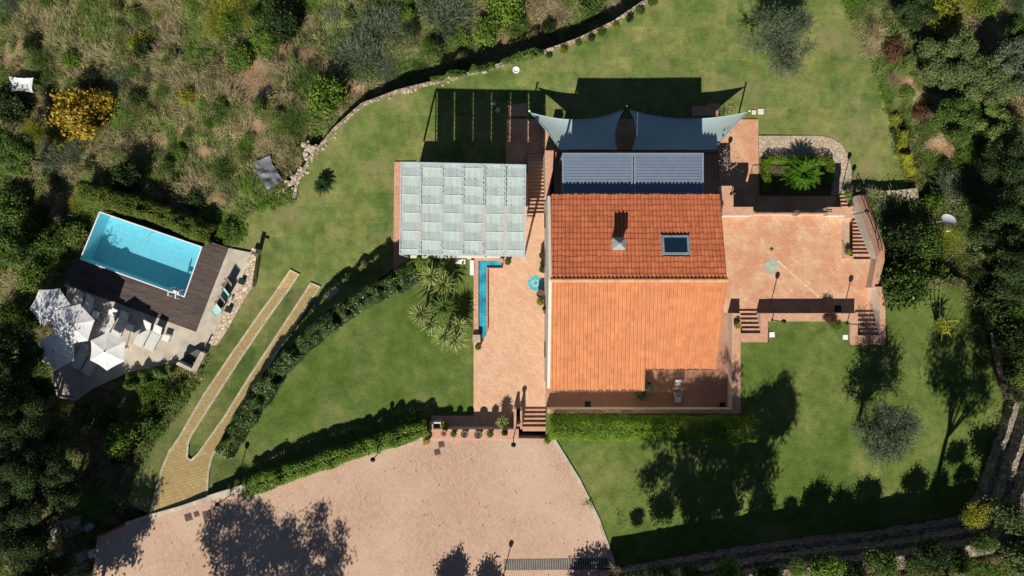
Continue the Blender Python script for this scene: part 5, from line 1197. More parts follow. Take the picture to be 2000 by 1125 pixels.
# olive trees on the lawns
def olive(seed, px, py, zb, zc, Rx, Ry, label, n=5200, parts=None, vj=.3):
    rg = np.random.default_rng(seed); root = empty('olive_tree', (0, 0, 0)); q = W(px, py, zb + zc); root.location = (q[0], q[1], zb); lm = []
    for (dx, dy, r_) in parts:
        for i in range(6): d = rg.normal(size=2) * .35 * r_; s = rg.uniform(.3, .5) * r_; lm.append((dx + d[0], dy + d[1], zc + rg.normal() * vj, s, s, s * .8))
    Q1 = crown_leaves(rg, lm, n, .13, .034, fuzz=.5)
    L = np.array(lm); pick = rg.integers(0, len(L), 900); d = unit(rg.normal(size=(900, 3)) + (0, 0, .4)); base = L[pick, :3] + d * L[pick, 3:] * .6
    Q2 = blades(base, unit(d + base * (.15, .15, 0) / 1.5), rg.uniform(.35, .8, 900), .011, rg, .1, 1)
    nl = 20000; tt_ = rg.random(nl); ii = rg.integers(0, 900, nl); Pp = base[ii] + unit(d[ii] + base[ii] * (.15, .15, 0) / 1.5) * (tt_ * .8)[:, None]; Q3 = leaf_quads(Pp + rg.normal(size=(nl, 3)) * .05, unit(rg.normal(size=(nl, 3)) + (0, 0, .5)), .13, .036, rg)
    quads_mesh('crown', np.concatenate([Q1, Q2, Q3]), [F_sage], root)
    mb = MB(); mb.tube([(0, 0, -.1), (.05, 0, .7), (0, .05, 1.3)], [.16, .13, .1], 9)
    for l in lm[::3]: mb.tube([(0, .05, 1.25), (l[0] * .5, l[1] * .5, (1.3 + l[2]) / 2 + .2), l[:3]], [.07, .045, .012], 5, cap=False)
    mb.build('trunk', [bark], root); return tag(root, label, 'olive tree', 'olive trees on the lawns')
olive(1, 1528, 72, ZL, 2.6, 2, 2, 'grey green olive tree on the lower lawn near the top edge', 9500, [(.15, .5, 1.7), (-.9, .2, 1.2), (1.2, 1.0, 1.1), (-.1, -1.3, 1.2), (.3, -2.0, .8), (.5, -.3, 1.3), (-.6, 1.2, 1.0)])
olive(2, 1728, 842, ZU, 3.4, 2, 2, 'grey green olive tree on the right lawn with a long dark shadow', 7000, [(0, .2, 1.1), (-.8, -.2, .7), (.9, .6, .9), (-.2, -1.1, .9), (-.2, 1.1, .6), (.5, -.4, .8), (1.5, .4, .55)], vj=.85)

# yuccas on the middle lawn
yuc = [(842, 540, 1.5, 1.0), (867, 556, 1.9, 1.05), (823, 612, 1.7, 1.0), (868, 600, 2.2, .95), (841, 632, 1.4, .85), (895, 636, 1.5, .85), (869, 655, 1.8, .95), (889, 664, 1.5, 1.0)]
ylab = ['uppermost yucca, close to the hedge corner', 'bright yucca just below the uppermost one', 'yucca farthest left in the cluster', 'darker yucca in the centre of the cluster', 'small yucca between left and lower crowns', 'yucca nearest the terrace edge, mostly dark', 'large yucca left of the lowest one', 'lowest and brightest yucca of the cluster']
for i, (a, b_, zt_, s_) in enumerate(yuc):
    p = W(a, b_, zt_); r_ = empty('yucca', (p[0], p[1], 0), 0, ylab[i], 'yucca', 'yuccas on the middle lawn')
    mb = MB(); mb.tube([(0, 0, -.1), (.05, .03, zt_ * .5), (0, 0, zt_ - .05)], [.13, .1, .09], 8); mb.build('trunk', [bark], r_)
    rosette('crown', 70, 1.12 * s_, .042, F_yucca if i not in (3,) else FOL['mid'], r_, zt_, (-25, 85), .22, 3, 50 + i)
# cycads
def cycad(px, py, zb, zt_, L, nf, mat, label, seed, lw=.02, ll=.17):
    p = W(px, py, zb + zt_); r_ = empty('cycad', (p[0], p[1], zb), 0, label, 'cycad'); rg = np.random.default_rng(seed); out = []
    for i in range(nf):
        az = i * 2.39996 + rg.uniform(-.1, .1); e = R(8 + 62 * (1 - i / nf)); LL = L * rg.uniform(.85, 1.08); s = np.linspace(.0, 1, 26); dirh = np.array([math.cos(az), math.sin(az), 0]); side = np.array([-math.sin(az), math.cos(az), 0])
        pts = dirh * (math.cos(e) * LL * s)[:, None] + np.array([0, 0, 1.]) * ((math.sin(e) * s - .45 * s ** 2.2) * LL + zt_)[:, None]
        out.append(np.stack([pts[:-1] - side * .014, pts[:-1] + side * .014, pts[1:] + side * .01, pts[1:] - side * .01], 1))
        for sg in (-1, 1):
            a = pts[2:]; l_ = ll * np.sin(np.clip(s[2:] * 1.02, 0, 1) * math.pi * .93 + .12)[:, None] + .03; tip = a + (side * sg * .82 + dirh * .55 + np.array([0, 0, .12])) * l_; f_ = dirh * lw
            out.append(np.stack([a - f_, a + f_, tip + f_ * .3, tip - f_ * .3], 1))
    quads_mesh('crown', np.concatenate(out), [mat], r_); mb = MB(); mb.lathe((0, 0, -.05), [(.2, 0), (.2, zt_ * .7), (.12, zt_ + .05)], 12); mb.build('trunk', [bark], r_); return r_
cycad(1566, 340, ZL + .05, 1.0, 1.8, 74, F_cycad, 'large bright green sago palm in the hedged bed', 1)
cycad(631, 362, ZL, .5, .85, 34, F_cycadd, 'small dark sago palm alone on the lower lawn', 2, .014, .12)

# hedges
def hedge(px, h, wpx, height, mat, label, n, seed=1, ln=.1, wd=.06, off_=0, close=False, zb=0, bumpy=.12):
    """a clipped or loose hedge along a pixel line, as one object"""
    rg = np.random.default_rng(seed); pts = [WF(a, b_, h) for a, b_ in px]; A = np.array([p[:2] for p in pts])
    if close: A = np.vstack([A, A[:1]])
    segl = np.linalg.norm(np.diff(A, axis=0), axis=1); cum = np.concatenate([[0], np.cumsum(segl)]); t = rg.random(n) * cum[-1]; k = np.clip(np.searchsorted(cum, t) - 1, 0, len(segl) - 1)
    u = (t - cum[k]) / segl[k]; base = A[k] + (A[k + 1] - A[k]) * u[:, None]; T = (A[k + 1] - A[k]) / segl[k][:, None]; Nn = np.stack([-T[:, 1], T[:, 0]], 1)
    w_ = wpx / 27.8 * (1 + bumpy * 2 * (vnoise(t, t * 0, .8, seed) - .5)); hg = height * (1 + bumpy * 2 * (vnoise(t, t * 0 + 5, .6, seed + 1) - .5))
    # superellipse section
    th = rg.uniform(0, math.pi, n); cs, sn = np.cos(th), np.sin(th); ex = .55; sx = np.sign(cs) * np.abs(cs) ** ex; sz = np.abs(sn) ** ex; rad = 1 - np.abs(rg.normal(size=n)) * .12
    jit = rg.normal(size=(n, 2)) * .04
    P_ = np.zeros((n, 3)); P_[:, :2] = base + Nn * (sx * w_ / 2 * rad)[:, None] + jit; P_[:, 2] = h(base[:, 0], base[:, 1]) + zb + sz * hg * rad + (vnoise(P_[:, 0], P_[:, 1], .45, seed + 3) - .5) * bumpy * 1.6
    N_ = np.zeros((n, 3)); N_[:, :2] = Nn * cs[:, None]; N_[:, 2] = sn; N_ = unit(N_ + rg.normal(size=(n, 3)) * .4)
    o = quads_mesh('hedge', leaf_quads(P_, N_, ln, wd, rg), [mat]); return tag(o, label, 'hedge')
F_hedge = foliage('leaf_clipped', [(.12, .24, .02), (.2, .34, .03), (.28, .42, .05), (.07, .14, .015)])
hedge([(1072, 831), (1300, 832), (1468, 835)], flat(ZU), 47, 1.5, F_hedge, 'long straight bright green clipped hedge south of the house', 42000, 1, .085, .05)
hedge([(446, 880), (462, 850), (500, 790), (545, 725), (600, 668), (660, 618), (720, 580), (790, 545), (815, 530)], flat(-.15), 41, .95, F_flower, 'long curved dark hedge dotted with white flowers along the middle lawn', 46000, 2, .12, .07, bumpy=.35)
hedge([(488, 948), (560, 922), (640, 895), (740, 862), (838, 832)], flat(.55), 34, 1.1, F_fresh, 'loose leafy green hedge between middle lawn and driveway kerb', 24000, 3, .14, .085, bumpy=.25)
hedge([(178, 378), (240, 395), (310, 415), (370, 440), (425, 462)], hT, 44, 1.75, foliage('leaf_pool_hedge', [(.09, .13, .02), (.13, .18, .03), (.17, .21, .04), (.06, .09, .015)]), 'dense hedge along the upper edge of the pool', 30000, 4, .14, .08, bumpy=.3)
hedge([(1492, 376), (1492, 314), (1555, 314), (1614, 318), (1612, 374)], flat(ZL), 16, .85, F_lime if False else foliage('leaf_box', [(.10, .18, .015), (.16, .25, .02), (.2, .3, .03), (.07, .13, .01)]), 'low yellow green hedge around the large sago palm', 9000, 5, .09, .05)
hedge([(800, 528), (830, 512), (905, 520)], flat(0), 24, .8, F_fresh, 'leafy green shrubs under the south edge of the fabric pergola', 6000, 6, .14, .08, bumpy=.4)
hedge([(258, 745), (300, 732), (345, 716)], hT, 26, 1.1, F_mid, 'dark shrubs along the lower edge of the pool terrace', 6500, 7, .13, .07, bumpy=.5)
hedge([(1738, 225), (1750, 262), (1758, 300), (1770, 345)], hT, 17, .8, F_lime, 'yellow green shrub strip along the right edge of the lower lawn', 7000, 8, .15, .06, bumpy=.4)
hedge([(842, 158), (900, 146), (955, 131), (1010, 116), (1060, 102)], flat(ZL), 11, .5, F_mid, 'low leafy planting along the middle of the north lawn wall', 5000, 9, .12, .07, bumpy=.6)
# small clipped shrubs at the north wall
nlab = ['green', 'dark', 'dark', 'yellow', 'green', 'dark', 'green', 'yellow']
for i, (a, b_, r_, ky) in enumerate([(1275, 4, 9, 'mid'), (1250, 22, 9, 'mid'), (1230, 36, 9, 'dark'), (1202, 52, 8, 'lime'), (1175, 62, 10, 'mid'), (1155, 74, 8, 'dark'), (1130, 84, 7, 'mid'), (1101, 98, 8, 'lime'), (1072, 108, 7, 'mid')]):
    put(ky, a, b_, r_, flat(ZL), label='small round %s shrub, %s from the top edge along the north wall' % ({'mid': 'green', 'dark': 'dark green', 'lime': 'yellowish'}[ky], ['first', 'second', 'third', 'fourth', 'fifth', 'sixth', 'seventh', 'eighth', 'ninth'][i]), group='small round shrubs along the north wall', hs=1.6)
# shrubs with their own character
put('auto', 158, 226, 58, label='orange and yellow autumn tree in the left scrub', hs=1.6, name='autumn_tree', cat='tree'); put('wmid', 150, 255, 40, label='feathery green shrub below the autumn tree')
put('lime', 120, 262, 30, label='yellow green shrub at the foot of the autumn tree', hs=1.3); put('auto', 200, 200, 30, label='small orange shrub touching the autumn tree', hs=1.8)
S_ = 'shrub scattered over the wild slope'
named = [('lime', 268, 85, 24, 'bright yellow green shrub near the top left'), ('fresh', 295, 72, 16, 'green shrub beside the yellow green one near the top left'), ('wlime', 438, 15, 30, 'lime green shrub at the top edge'), ('lime', 368, 188, 20, 'yellow shrub in the middle of the left scrub'),
 ('fresh', 352, 300, 18, 'vivid green shrub in bare soil above the pool'), ('mid', 430, 215, 24, 'dark leafy shrub with a shadow on bare soil'), ('fresh', 425, 235, 14, 'bright green shrub at the foot of the dark leafy one'), ('dark', 550, 45, 42, 'dark wide shrub near the top, left of centre'), ('mid', 528, 20, 26, 'green shrub above the wide dark one'),
 ('fresh', 465, 112, 30, 'light green leafy shrub left of the dirt track'), ('wsage', 870, 30, 52, 'large grey green shrub at the top edge left of the leafy patch'), ('sage', 835, 12, 30, 'grey green tree top at the top edge'), ('wsage', 700, 110, 44, 'grey feathery shrub above the north wall shadow'), ('wsage', 742, 50, 44, 'tall grey grass bush near the top centre'),
 ('fresh', 985, 22, 42, 'large leafy green shrub at the top centre'), ('fresh', 950, 62, 34, 'leafy green shrub just above the wall shadow'), ('fresh', 900, 78, 24, 'small leafy green shrub left of the two large ones'), ('wdry', 1042, 38, 30, 'dry reddish reeds at the top centre'), ('wdry', 1010, 68, 24, 'dry reeds hanging over the wall shadow'), ('wdry', 1088, 22, 26, 'dry reeds right of the leafy shrub'), ('mid', 1155, 12, 26, 'green shrub at the top edge beside the wall shadow'),
 ('fresh', 640, 190, 40, 'bright grassy green mound left of the north wall'), ('wmid', 600, 165, 34, 'green mound of grass above the bright one'), ('wmid', 570, 235, 30, 'green bush left of the rock pile'), ('dark', 20, 205, 40, 'very dark tree at the left edge'), ('wsage', 108, 312, 40, 'pale grey green shrub left of the pool hedge'), ('wsage', 150, 300, 28, 'smaller pale shrub beside the grey green one'), ('dry', 110, 410, 46, 'big dry pampas clump left of the pool'), ('dry', 95, 385, 34, 'second pampas clump behind the big dry one'), ('mid', 60, 460, 36, 'green shrub below the pampas clump'), ('scrub', 150, 460, 30, 'dull green shrub at the left corner of the pool'),
 ('dark', 250, 345, 34, 'dark shrub above the pool hedge'), ('dark', 380, 395, 22, 'dark shrub above the right end of the pool hedge'), ('mid', 452, 450, 24, 'green shrub at the right end of the pool hedge'), ('scrub', 60, 540, 34, 'dull green shrub left of the parasols'), ('mid', 35, 620, 36, 'green shrub at the left edge beside the parasols'), ('mid', 20, 400, 40, 'green tree top at the left edge, half way up'), ('mid', 120, 470, 32, 'green shrub between pampas and pool'),
 ('mid', 335, 785, 32, 'shrub below the pool terrace beside the grass slope'), ('fresh', 300, 752, 24, 'bright shrub just below the pool terrace'), ('fresh', 240, 862, 36, 'light green shrub on the slope below the pool'), ('mid', 290, 840, 30, 'green shrub beside the grass slope, lower left'), ('mid', 200, 820, 30, 'dark green shrub on the slope under the pool'), ('fresh', 365, 760, 18, 'small bright shrub at the edge of the grass slope'),
 ('mid', 1757, 560, 52, 'large round green bush at the right corner of the right terrace'), ('mid', 1735, 545, 34, 'green bush touching the right terrace wall'), ('fresh', 1780, 525, 30, 'lighter green bush above the large round one'), ('fresh', 1840, 545, 30, 'leafy green bush along the top of the right lawn'), ('mid', 1800, 478, 38, 'green bush between stairs and satellite dish'), ('mid', 1830, 492, 30, 'green bush below the satellite dish'), ('dark', 1755, 470, 36, 'dark bush beside the long stairs'), ('wlime', 1868, 470, 26, 'yellow green bush right of the satellite dish'), ('pine', 1925, 470, 34, 'green bush far right of the satellite dish'),
 ('dry', 1722, 62, 34, 'pale tuft of long dry grass right of the lower lawn'), ('dry', 1705, 95, 26, 'smaller dry tuft at the right edge of the lower lawn'), ('wscrub', 1690, 20, 28, 'dry scrub at the top beside the lower lawn'), ('red', 1748, 95, 26, 'reddish brown shrub beside the dry tufts'), ('red', 1805, 215, 22, 'reddish brown shrub next to the earth path'), ('grass', 1745, 195, 26, 'blue green tuft at the lawn edge'), ('wscrub', 1775, 240, 26, 'dull shrub between lawn and earth path'),
 ('wlime', 1795, 350, 24, 'tuft of yellow green grass at the lower lawn tip'), ('wscrub', 1830, 330, 36, 'dull green shrub on the right slope'), ('wsage', 1880, 370, 40, 'greyish shrub above the satellite dish'), ('wscrub', 1905, 320, 34, 'dull shrub on the right slope beside the dark trees'),
 ('lime', 1842, 28, 34, 'yellow green tree top at the upper right'), ('fresh', 1930, 15, 24, 'green shrub at the upper right edge'), ('wdry', 1935, 60, 36, 'dry pinkish shrub at the upper right'), ('wdry', 1890, 15, 26, 'dry shrub at the top right edge'),
 ('lime', 1908, 1008, 26, 'bright yellow green shrub at the end of the stone terraces'), ('pine', 1972, 1008, 38, 'round pale green tree top at the bottom right'), ('pine', 1990, 1085, 36, 'pale green tree top in the bottom right corner'), ('mid', 1995, 720, 34, 'green tree top at the right edge'), ('fresh', 1985, 700, 18, 'small bright bush at the right edge'), ('dark', 1960, 590, 44, 'dark tree right of the upper lawn'), ('mid', 1940, 600, 24, 'leafy dark green bush right of the upper lawn'), ('dark', 1975, 660, 40, 'dark tree top at the right edge beside the lawn')]
for a in named:
    hh = 1.5 if a[0] in ('mid', 'dark', 'fresh', 'pine', 'lime', 'auto') and a[3] > 30 else 1.1
    nm_ = 'grass_clump' if a[0] in ('dry', 'grass') else 'shrub'
    hf = hT
    put(a[0], a[1], a[2], a[3], hf, label=a[4], hs=hh, name=nm_, cat='grass clump' if nm_ == 'grass_clump' else 'shrub')
put('mid', 1925, 1062, 26, label='dull green shrub covering the end of the top stone terrace')
# bushes on the top stone terrace
zt3 = ZU + 2.85
for i, (a, b_, r_, ky) in enumerate([(1240, 1138, 20, 'mid'), (1290, 1128, 30, 'dark'), (1352, 1124, 22, 'mid'), (1428, 1124, 34, 'fresh'), (1500, 1128, 30, 'dark'), (1560, 1112, 20, 'mid'), (1618, 1112, 36, 'fresh'), (1668, 1122, 26, 'dark'), (1725, 1102, 34, 'mid'), (1790, 1108, 22, 'mid'), (1822, 1082, 30, 'dark'), (1868, 1092, 24, 'mid')]):
    put(ky, a, b_, r_, flat(zt3), label='%s shrub, %s from the left in the row on top of the stone terraces' % ({'mid': 'green', 'dark': 'dark green', 'fresh': 'light green'}[ky], ['first', 'second', 'third', 'fourth', 'fifth', 'sixth', 'seventh', 'eighth', 'ninth', 'tenth', 'eleventh', 'twelfth'][i]), group='shrubs on top of the stone terraces', hs=[.7, 1.3, .8, 1.5, .9, .6, 1.3, 1.7, 1.2, .7, 1.5, 1.9][i])
# larger trees
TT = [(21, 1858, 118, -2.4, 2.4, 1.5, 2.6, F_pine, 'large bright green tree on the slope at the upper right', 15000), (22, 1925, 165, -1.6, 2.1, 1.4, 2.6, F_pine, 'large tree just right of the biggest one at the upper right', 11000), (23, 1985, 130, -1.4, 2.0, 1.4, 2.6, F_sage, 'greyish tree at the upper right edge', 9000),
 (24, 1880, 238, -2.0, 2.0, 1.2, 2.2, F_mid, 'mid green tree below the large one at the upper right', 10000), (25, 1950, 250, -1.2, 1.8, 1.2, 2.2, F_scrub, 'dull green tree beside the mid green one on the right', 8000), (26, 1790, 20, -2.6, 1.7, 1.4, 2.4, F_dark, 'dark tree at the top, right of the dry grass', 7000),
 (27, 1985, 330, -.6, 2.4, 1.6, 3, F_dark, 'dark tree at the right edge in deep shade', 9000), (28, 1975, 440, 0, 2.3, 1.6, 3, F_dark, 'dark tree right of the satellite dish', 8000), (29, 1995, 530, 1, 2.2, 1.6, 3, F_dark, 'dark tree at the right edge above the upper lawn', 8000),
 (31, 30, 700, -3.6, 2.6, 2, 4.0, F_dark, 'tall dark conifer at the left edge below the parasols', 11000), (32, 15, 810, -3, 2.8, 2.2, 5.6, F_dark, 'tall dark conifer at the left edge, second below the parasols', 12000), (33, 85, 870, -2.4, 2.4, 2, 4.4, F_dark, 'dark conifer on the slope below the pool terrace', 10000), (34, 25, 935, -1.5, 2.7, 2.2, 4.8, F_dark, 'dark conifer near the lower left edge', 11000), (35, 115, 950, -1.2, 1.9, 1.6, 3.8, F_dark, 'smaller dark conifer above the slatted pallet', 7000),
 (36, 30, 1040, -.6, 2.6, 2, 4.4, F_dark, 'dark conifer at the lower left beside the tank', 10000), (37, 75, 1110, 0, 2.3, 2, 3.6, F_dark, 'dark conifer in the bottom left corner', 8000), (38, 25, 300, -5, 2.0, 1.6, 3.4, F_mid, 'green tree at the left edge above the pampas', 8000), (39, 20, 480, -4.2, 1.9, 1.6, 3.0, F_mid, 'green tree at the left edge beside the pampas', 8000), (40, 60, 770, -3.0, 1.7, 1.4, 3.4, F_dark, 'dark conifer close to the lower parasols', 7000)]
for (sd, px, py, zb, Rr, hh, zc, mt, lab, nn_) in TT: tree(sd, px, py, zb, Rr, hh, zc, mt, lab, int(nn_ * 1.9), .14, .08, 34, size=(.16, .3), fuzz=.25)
# tall trees standing just outside the picture; their shadows reach into it
FR = [(51, (10.6, -24.0), 3.3, 5.4, 4.2, 9.6, F_dark, 44000), (52, (14.9, -22.2), 3.3, 1.5, 3.2, 10.6, F_dark, 7000), (53, (-16.6, -28.0), .9, 3.6, 2.6, 8.6, F_dark, 15000), (54, (-20.8, -26.8), .9, 3.2, 3.4, 9.0, F_dark, 9500), (55, (-29.0, -23.0), .8, 3.0, 3, 6.6, F_dark, 15000),
 (56, (-32.5, -25.5), .2, 3.2, 3, 8.0, F_dark, 14000), (57, (-37.5, -22.0), -.5, 3.2, 3, 8.0, F_dark, 13000), (58, (-34.2, -9.0), -2.8, 2.6, 2.6, 8.6, F_dark, 2600), (59, (-5.0, -23.8), .9, 1.2, 2.6, 3.2, F_dark, 6000), (60, (4.6, -23.8), .9, 1.6, 1.8, 4.0, F_dark, 3000),
 (61, (28.0, -18.9), 3.3, 3.2, 3.6, 10.6, F_dark, 12000), (62, (37.5, -1.0), 2.2, 3.4, 3.2, 6.5, F_dark, 12000), (63, (38.5, 6.0), 1, 3.4, 3.2, 6.5, F_dark, 12000), (64, (40, -8), 3.2, 3.4, 3.2, 7.5, F_dark, 12000), (65, (-2.6, -23.6), .9, 1.0, 2.0, 3.0, F_dark, 3500)]
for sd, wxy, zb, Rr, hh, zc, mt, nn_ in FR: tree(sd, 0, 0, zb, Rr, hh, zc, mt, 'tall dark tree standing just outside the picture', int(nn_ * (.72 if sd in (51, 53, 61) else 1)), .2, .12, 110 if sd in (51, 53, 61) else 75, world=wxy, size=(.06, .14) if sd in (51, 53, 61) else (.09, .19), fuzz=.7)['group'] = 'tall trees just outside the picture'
# pepper-tree trunks at the right edge of the lawn
mb = MB(); mb.tube([W(1966, 775, 1.6), W(1955, 735, 2.2), W(1943, 690, 2.6), W(1936, 650, 2.9)], [.22, .18, .12, .06], 9)
tag(mb.build('fallen_log', [bark]), 'leaning bare grey trunk at the right edge of the upper lawn', 'log')
# yellow banana-like plant with bare dark stems
p = WF(1826, 632, hU); r_ = empty('banana_plant', p, 0, 'bright yellow green leafy plant with bare dark branches on the right lawn', 'plant')
Q = []
rg = np.random.default_rng(3); D = unit(rg.normal(size=(46, 3)) * (1, 1.1, .3) + (.1, -.2, .55)); quads_mesh('leaves', blades(rg.normal(size=(46, 3)) * (.25, .3, .1) + (0, 0, 1.0), D, rg.uniform(.4, .95, 46), .055, rg, .3, 3), [F_lime], r_)
mb = MB()
for a in ((-.5, 1.9, 1.4), (-.2, 1.4, 2.2), (.2, .6, 1.6), (-.7, .3, 1.3), (.5, 1.0, 1.5)): mb.tube([(0, 0, 0), (a[0] * .4, a[1] * .3, a[2] * .6), a], [.05, .035, .015], 5)
mb.build('branches', [iron], r_)
# sparse reddish sapling at the right terrace wall and shrub at the house corner
put('red', 1622, 622, 12, flat(ZU), label='thin reddish sapling on the right terrace wall', hs=1.8); put('fresh', 1634, 636, 13, flat(ZU), label='small yellow green shrub below the right terrace wall')
put('sage', 1262, 752, 14, flat(0), label='pale green shrub at the inner corner of the tiled roof', hs=2.4); put('fresh', 1251, 768, 12, flat(0), label='green shrub against the house on the shaded patio', hs=1.5)
put('fresh', 1070, 860, 8, flat(ZU), label='small leafy plant at the top corner of the driveway kerb'); put('fresh', 463, 948, 12, flat(.6), label='green shrub at the lower end of the driveway hedge'); put('dark', 455, 950, 9, flat(.6), label='dark shrub beside the lamp at the driveway corner', hs=2)

# ------------------------------------------------------------ wild undergrowth: one mass of grass blades and low leaves
NS = 78000
qx = rng.uniform(-46, 46, NS); qy = rng.uniform(-27, 28, NS)
bad = np.zeros(NS, bool)
for pl in (Nw, Mw, Uw, Dw, PTw, pooly, P([(925,240),(925,860),(1100,860),(1100,240)], 0), P([(1000,500),(1000,860),(1440,860),(1440,500)], 0), P([(1400,400),(1400,700),(1735,680),(1722,500),(1700,380)], 0)):
    bad |= inpoly(qx, qy, pl)
tb = np.array([W2(a, b_, ZU) for a, b_ in TB]); 
bad |= inpoly(qx, qy, P([(1200,1105),(1453,1060),(1883,1000),(1942,850),(1963,780),(2030,790),(2020,860),(1990,985),(1960,1060),(1453,1115),(1200,1140)], ZU))
dens = vnoise(qx, qy, 2.6, 21) * .6 + vnoise(qx, qy, 1.0, 22) * .4
# bare earth patches seen in the photo
for (a, b_, r_) in BARE:
    q = WF(a, b_, hT); d = np.hypot(qx - q[0], (qy - q[1]) * 1.15) / (r_ / 26.) + (vnoise(qx, qy, 1.3, 51) - .5) * 1.1; dens -= .6 * np.clip(1.45 - d, 0, 1)
ok = ~bad & (dens + rng.random(NS) * .24 > .27); qx, qy = qx[ok], qy[ok]; dn_ = dens[ok]; qz = hT(qx, qy)
kind = vnoise(qx, qy, 3.3, 23) + rng.normal(size=len(qx)) * .12
def tufts(mask, per, L, wd, mat, name, label):
    X, Y, Z = qx[mask], qy[mask], qz[mask]; n_ = len(X); idx = np.repeat(np.arange(n_), per); m_ = len(idx); rg = np.random.default_rng(n_)
    wind = unit(np.stack([vnoise(X, Y, 4, 41) - .5, vnoise(X, Y, 4, 42) - .5, np.zeros(n_)], 1) + 1e-3)
    az = rg.uniform(0, 6.283, m_); e = rg.uniform(.3, 1.3, m_); D = np.stack([np.cos(az) * np.cos(e), np.sin(az) * np.cos(e), np.sin(e)], 1); D = unit(D + wind[idx] * .7)
    Pp = np.stack([X[idx], Y[idx], Z[idx]], 1) + rg.normal(size=(m_, 3)) * (.16, .16, .02)
    Q = blades(Pp, D, L * rg.uniform(.5, 1.3, m_) * np.repeat(rg.uniform(.5, 1.3, n_), per), wd * 1.35, rg, .3, 2)
    return tag(quads_mesh(name, Q, [mat]), label, None, None, 'stuff')
def clumps(mask, per, r_, mat, name, label):
    X, Y, Z = qx[mask], qy[mask], qz[mask]; n_ = len(X); idx = np.repeat(np.arange(n_), per); m_ = len(idx); rg = np.random.default_rng(n_ + 5); sc = np.repeat(r_ * rg.uniform(.5, 1.4, n_), per)[:, None]
    d = unit(rg.normal(size=(m_, 3)) + (0, 0, .3)); d[:, 2] = np.abs(d[:, 2]); Pp = np.stack([X[idx], Y[idx], Z[idx]], 1) + d * sc * (1, 1, .8) * rg.uniform(.5, 1, (m_, 1))
    return tag(quads_mesh(name, leaf_quads(Pp, unit(d + rg.normal(size=(m_, 3)) * .5), .12, .065, rg), [mat]), label, None, None, 'stuff')
tufts(kind < .52, 20, .62, .013, F_grass, 'wild_grass', 'long wild green grass covering the slopes'); tufts((kind > .60) , 20, .75, .013, F_dry, 'dry_grass', 'dry straw coloured grass on the slopes')
clumps((kind >= .44) & (kind < .64), 24, .36, F_scrub, 'undergrowth', 'low dull green undergrowth on the slopes'); clumps((kind > .3) & (kind < .42), 24, .3, F_mid, 'ground_ivy', 'low dark green ground cover on the slopes'); clumps(kind > .69, 20, .28, F_fresh, 'weeds', 'bright green weeds on the slopes')
# scattered shrubs of the slope, each an object of its own
cnt = 0
keys = ['fresh', 'wscrub', 'wscrub', 'scrub', 'wgrass', 'wmid', 'wmid', 'wsage', 'wgrass', 'wdry', 'dark', 'grass', 'dry', 'wgrass', 'wlime', 'wmid', 'mid']
desc = {'wscrub': 'feathery dull green shrub', 'scrub': 'dull green leafy shrub', 'wgrass': 'feathery olive green shrub', 'mid': 'mid green leafy shrub', 'wmid': 'feathery green shrub', 'wsage': 'feathery grey green shrub', 'fresh': 'light green leafy shrub', 'wdry': 'dry straw coloured shrub', 'dark': 'dark green shrub', 'grass': 'tuft of green grass', 'dry': 'tuft of dry grass', 'wlime': 'feathery yellow green shrub'}
zones = [((0, 560), (0, 350), 120, 'on the wild slope at the upper left'), ((560, 1100), (0, 140), 46, 'on the wild slope above the north wall'), ((1640, 2000), (0, 420), 60, 'on the wild slope at the upper right'), ((1720, 2000), (380, 560), 20, 'on the slope right of the terrace'), ((0, 160), (350, 800), 26, 'at the left edge beside the pool'), ((120, 400), (720, 900), 18, 'on the slope below the pool'), ((1940, 2000), (560, 780), 6, 'at the right edge of the upper lawn')]
rz_ = random.Random(77)
for (xa, xb), (ya, yb), k, where in zones:
    made = 0; tries = 0
    while made < k and tries < k * 20:
        tries += 1; a, b_ = rz_.uniform(xa, xb), rz_.uniform(ya, yb); g = WF(a, b_, hT); X, Y = np.array([g[0]]), np.array([g[1]])
        if any(inpoly(X, Y, pl)[0] for pl in (Nw, Mw, Uw, Dw, PTw, pooly)): continue
        r_ = rz_.uniform(9, 24); 
        if any(inpoly(X + dx, Y + dy, pl)[0] for pl in (Nw, Uw, PTw, pooly) for dx, dy in ((.7, 0), (-.7, 0), (0, .7), (0, -.7))): continue
        if any(math.hypot(a - q[0], b_ - q[1]) < q[2] for q in [(480, 170, 40), (300, 270, 28), (420, 400, 20), (20, 100, 26), (600, 115, 24), (520, 250, 26), (530, 330, 40), (1800, 200, 16), (1835, 280, 18), (41, 165, 34), (1852, 430, 34), (700, 175, 20)]): continue
        ky = rz_.choice(keys)
        if xa > 1900: ky = rz_.choice(['dark', 'mid', 'scrub'])
        isg = ky in ('grass', 'dry')
        put(ky, a, b_, r_, hT, label='%s %s' % (desc[ky], where), group='%ss %s' % (desc[ky], where), hs=rz_.uniform(.9, 1.5), name='grass_clump' if isg else 'shrub', cat='grass clump' if isg else 'shrub'); made += 1
fr_ = []
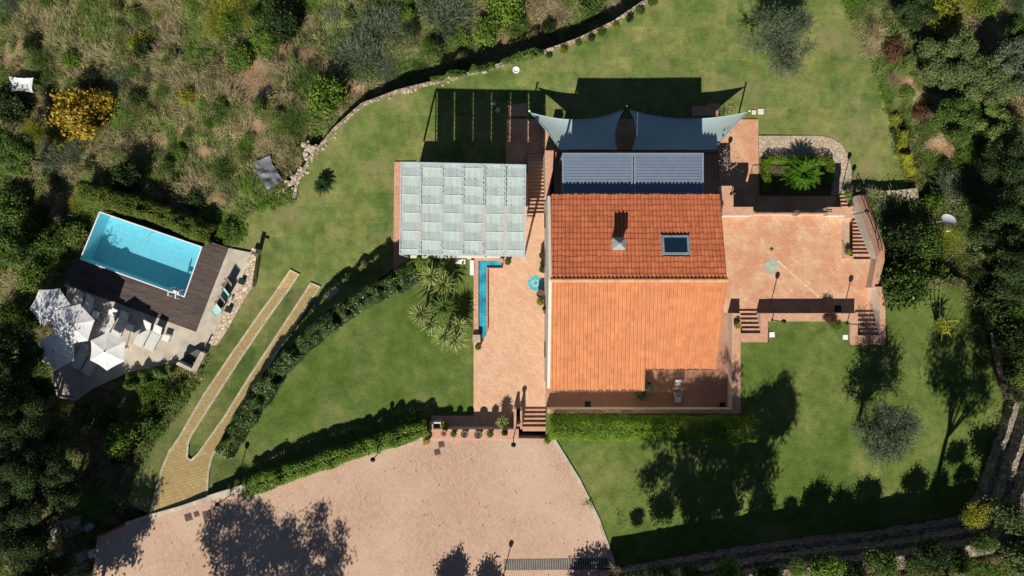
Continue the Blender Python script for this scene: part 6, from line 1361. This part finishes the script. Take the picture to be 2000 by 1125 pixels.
for line, h_, o_ in (([(1632, -20), (1684, 80), (1716, 160), (1742, 250), (1768, 340), (1790, 377)], hT, 9), ([(505, 402), (474, 425), (482, 455), (450, 482)], hT, -5), ([(402, 697), (388, 735), (352, 800), (292, 868), (258, 935), (248, 985)], hT, -5), ([(1884, 556), (1893, 600), (1930, 690), (1962, 775), (1940, 850), (1918, 915), (1902, 965)], flat(ZU), 5), ([(575, 388), (505, 402)], hT, 5), ([(1735, 556), (1800, 554), (1884, 554)], flat(ZU), -4)):
    for (a, b_), (c_, d_) in zip(line[:-1], line[1:]):
        L_ = math.hypot(c_ - a, d_ - b_)
        for i in range(int(L_ * 1.3)):
            t = rs.random(); fr_.append((a + (c_ - a) * t + rs.gauss(o_, 5), b_ + (d_ - b_) * t + rs.gauss(0, 4), h_))
FW = np.array([WF(a, b_, h_ if h_ is not hT else (hA if b_ > 380 and a < 600 else (lambda X, Y: np.maximum(hT(X, Y), ZL)))) for a, b_, h_ in fr_])
qx, qy, qz = FW[:, 0], FW[:, 1], FW[:, 2]; sel = rng.random(len(qx))
def _z(X, Y): return None
tufts(sel < .45, 16, .34, .012, F_grass, 'edge_grass', 'ragged wild grass along the lawn edges'); clumps(sel >= .45, 22, .2, F_scrub, 'edge_plants', 'low plants along the lawn edges')
# fallen leaves blown over the paving and grass
n_ = 1500; lx = rng.uniform(-29, 34, n_); ly = rng.uniform(-20, 15, n_); keep = inpoly(lx, ly, Dw) & (rng.random(n_) < .75) | inpoly(lx, ly, Uw) & (rng.random(n_) < .4) | inpoly(lx, ly, Nw) & ~inpoly(lx, ly, Mw) & (np.abs(lx + 14) > 8) & (ly > 10) & (rng.random(n_) < .4)
lx, ly = lx[keep], ly[keep]; lz = np.where(inpoly(lx, ly, Dw) | inpoly(lx, ly, Uw), ZU + .05, hA(lx, ly) + .04)
tag(quads_mesh('fallen_leaves', leaf_quads(np.stack([lx, ly, lz], 1), unit(rng.normal(size=(len(lx), 3)) * .3 + (0, 0, 1)), .10, .06, rng), [foliage('fallen_leaf', [(.3, .2, .08), (.18, .11, .05), (.4, .3, .12), (.12, .10, .05)])]), 'small dry fallen leaves scattered over driveway and lawns', None, None, 'stuff')
for me in list(bpy.data.meshes):
    if me.users == 0: bpy.data.meshes.remove(me)
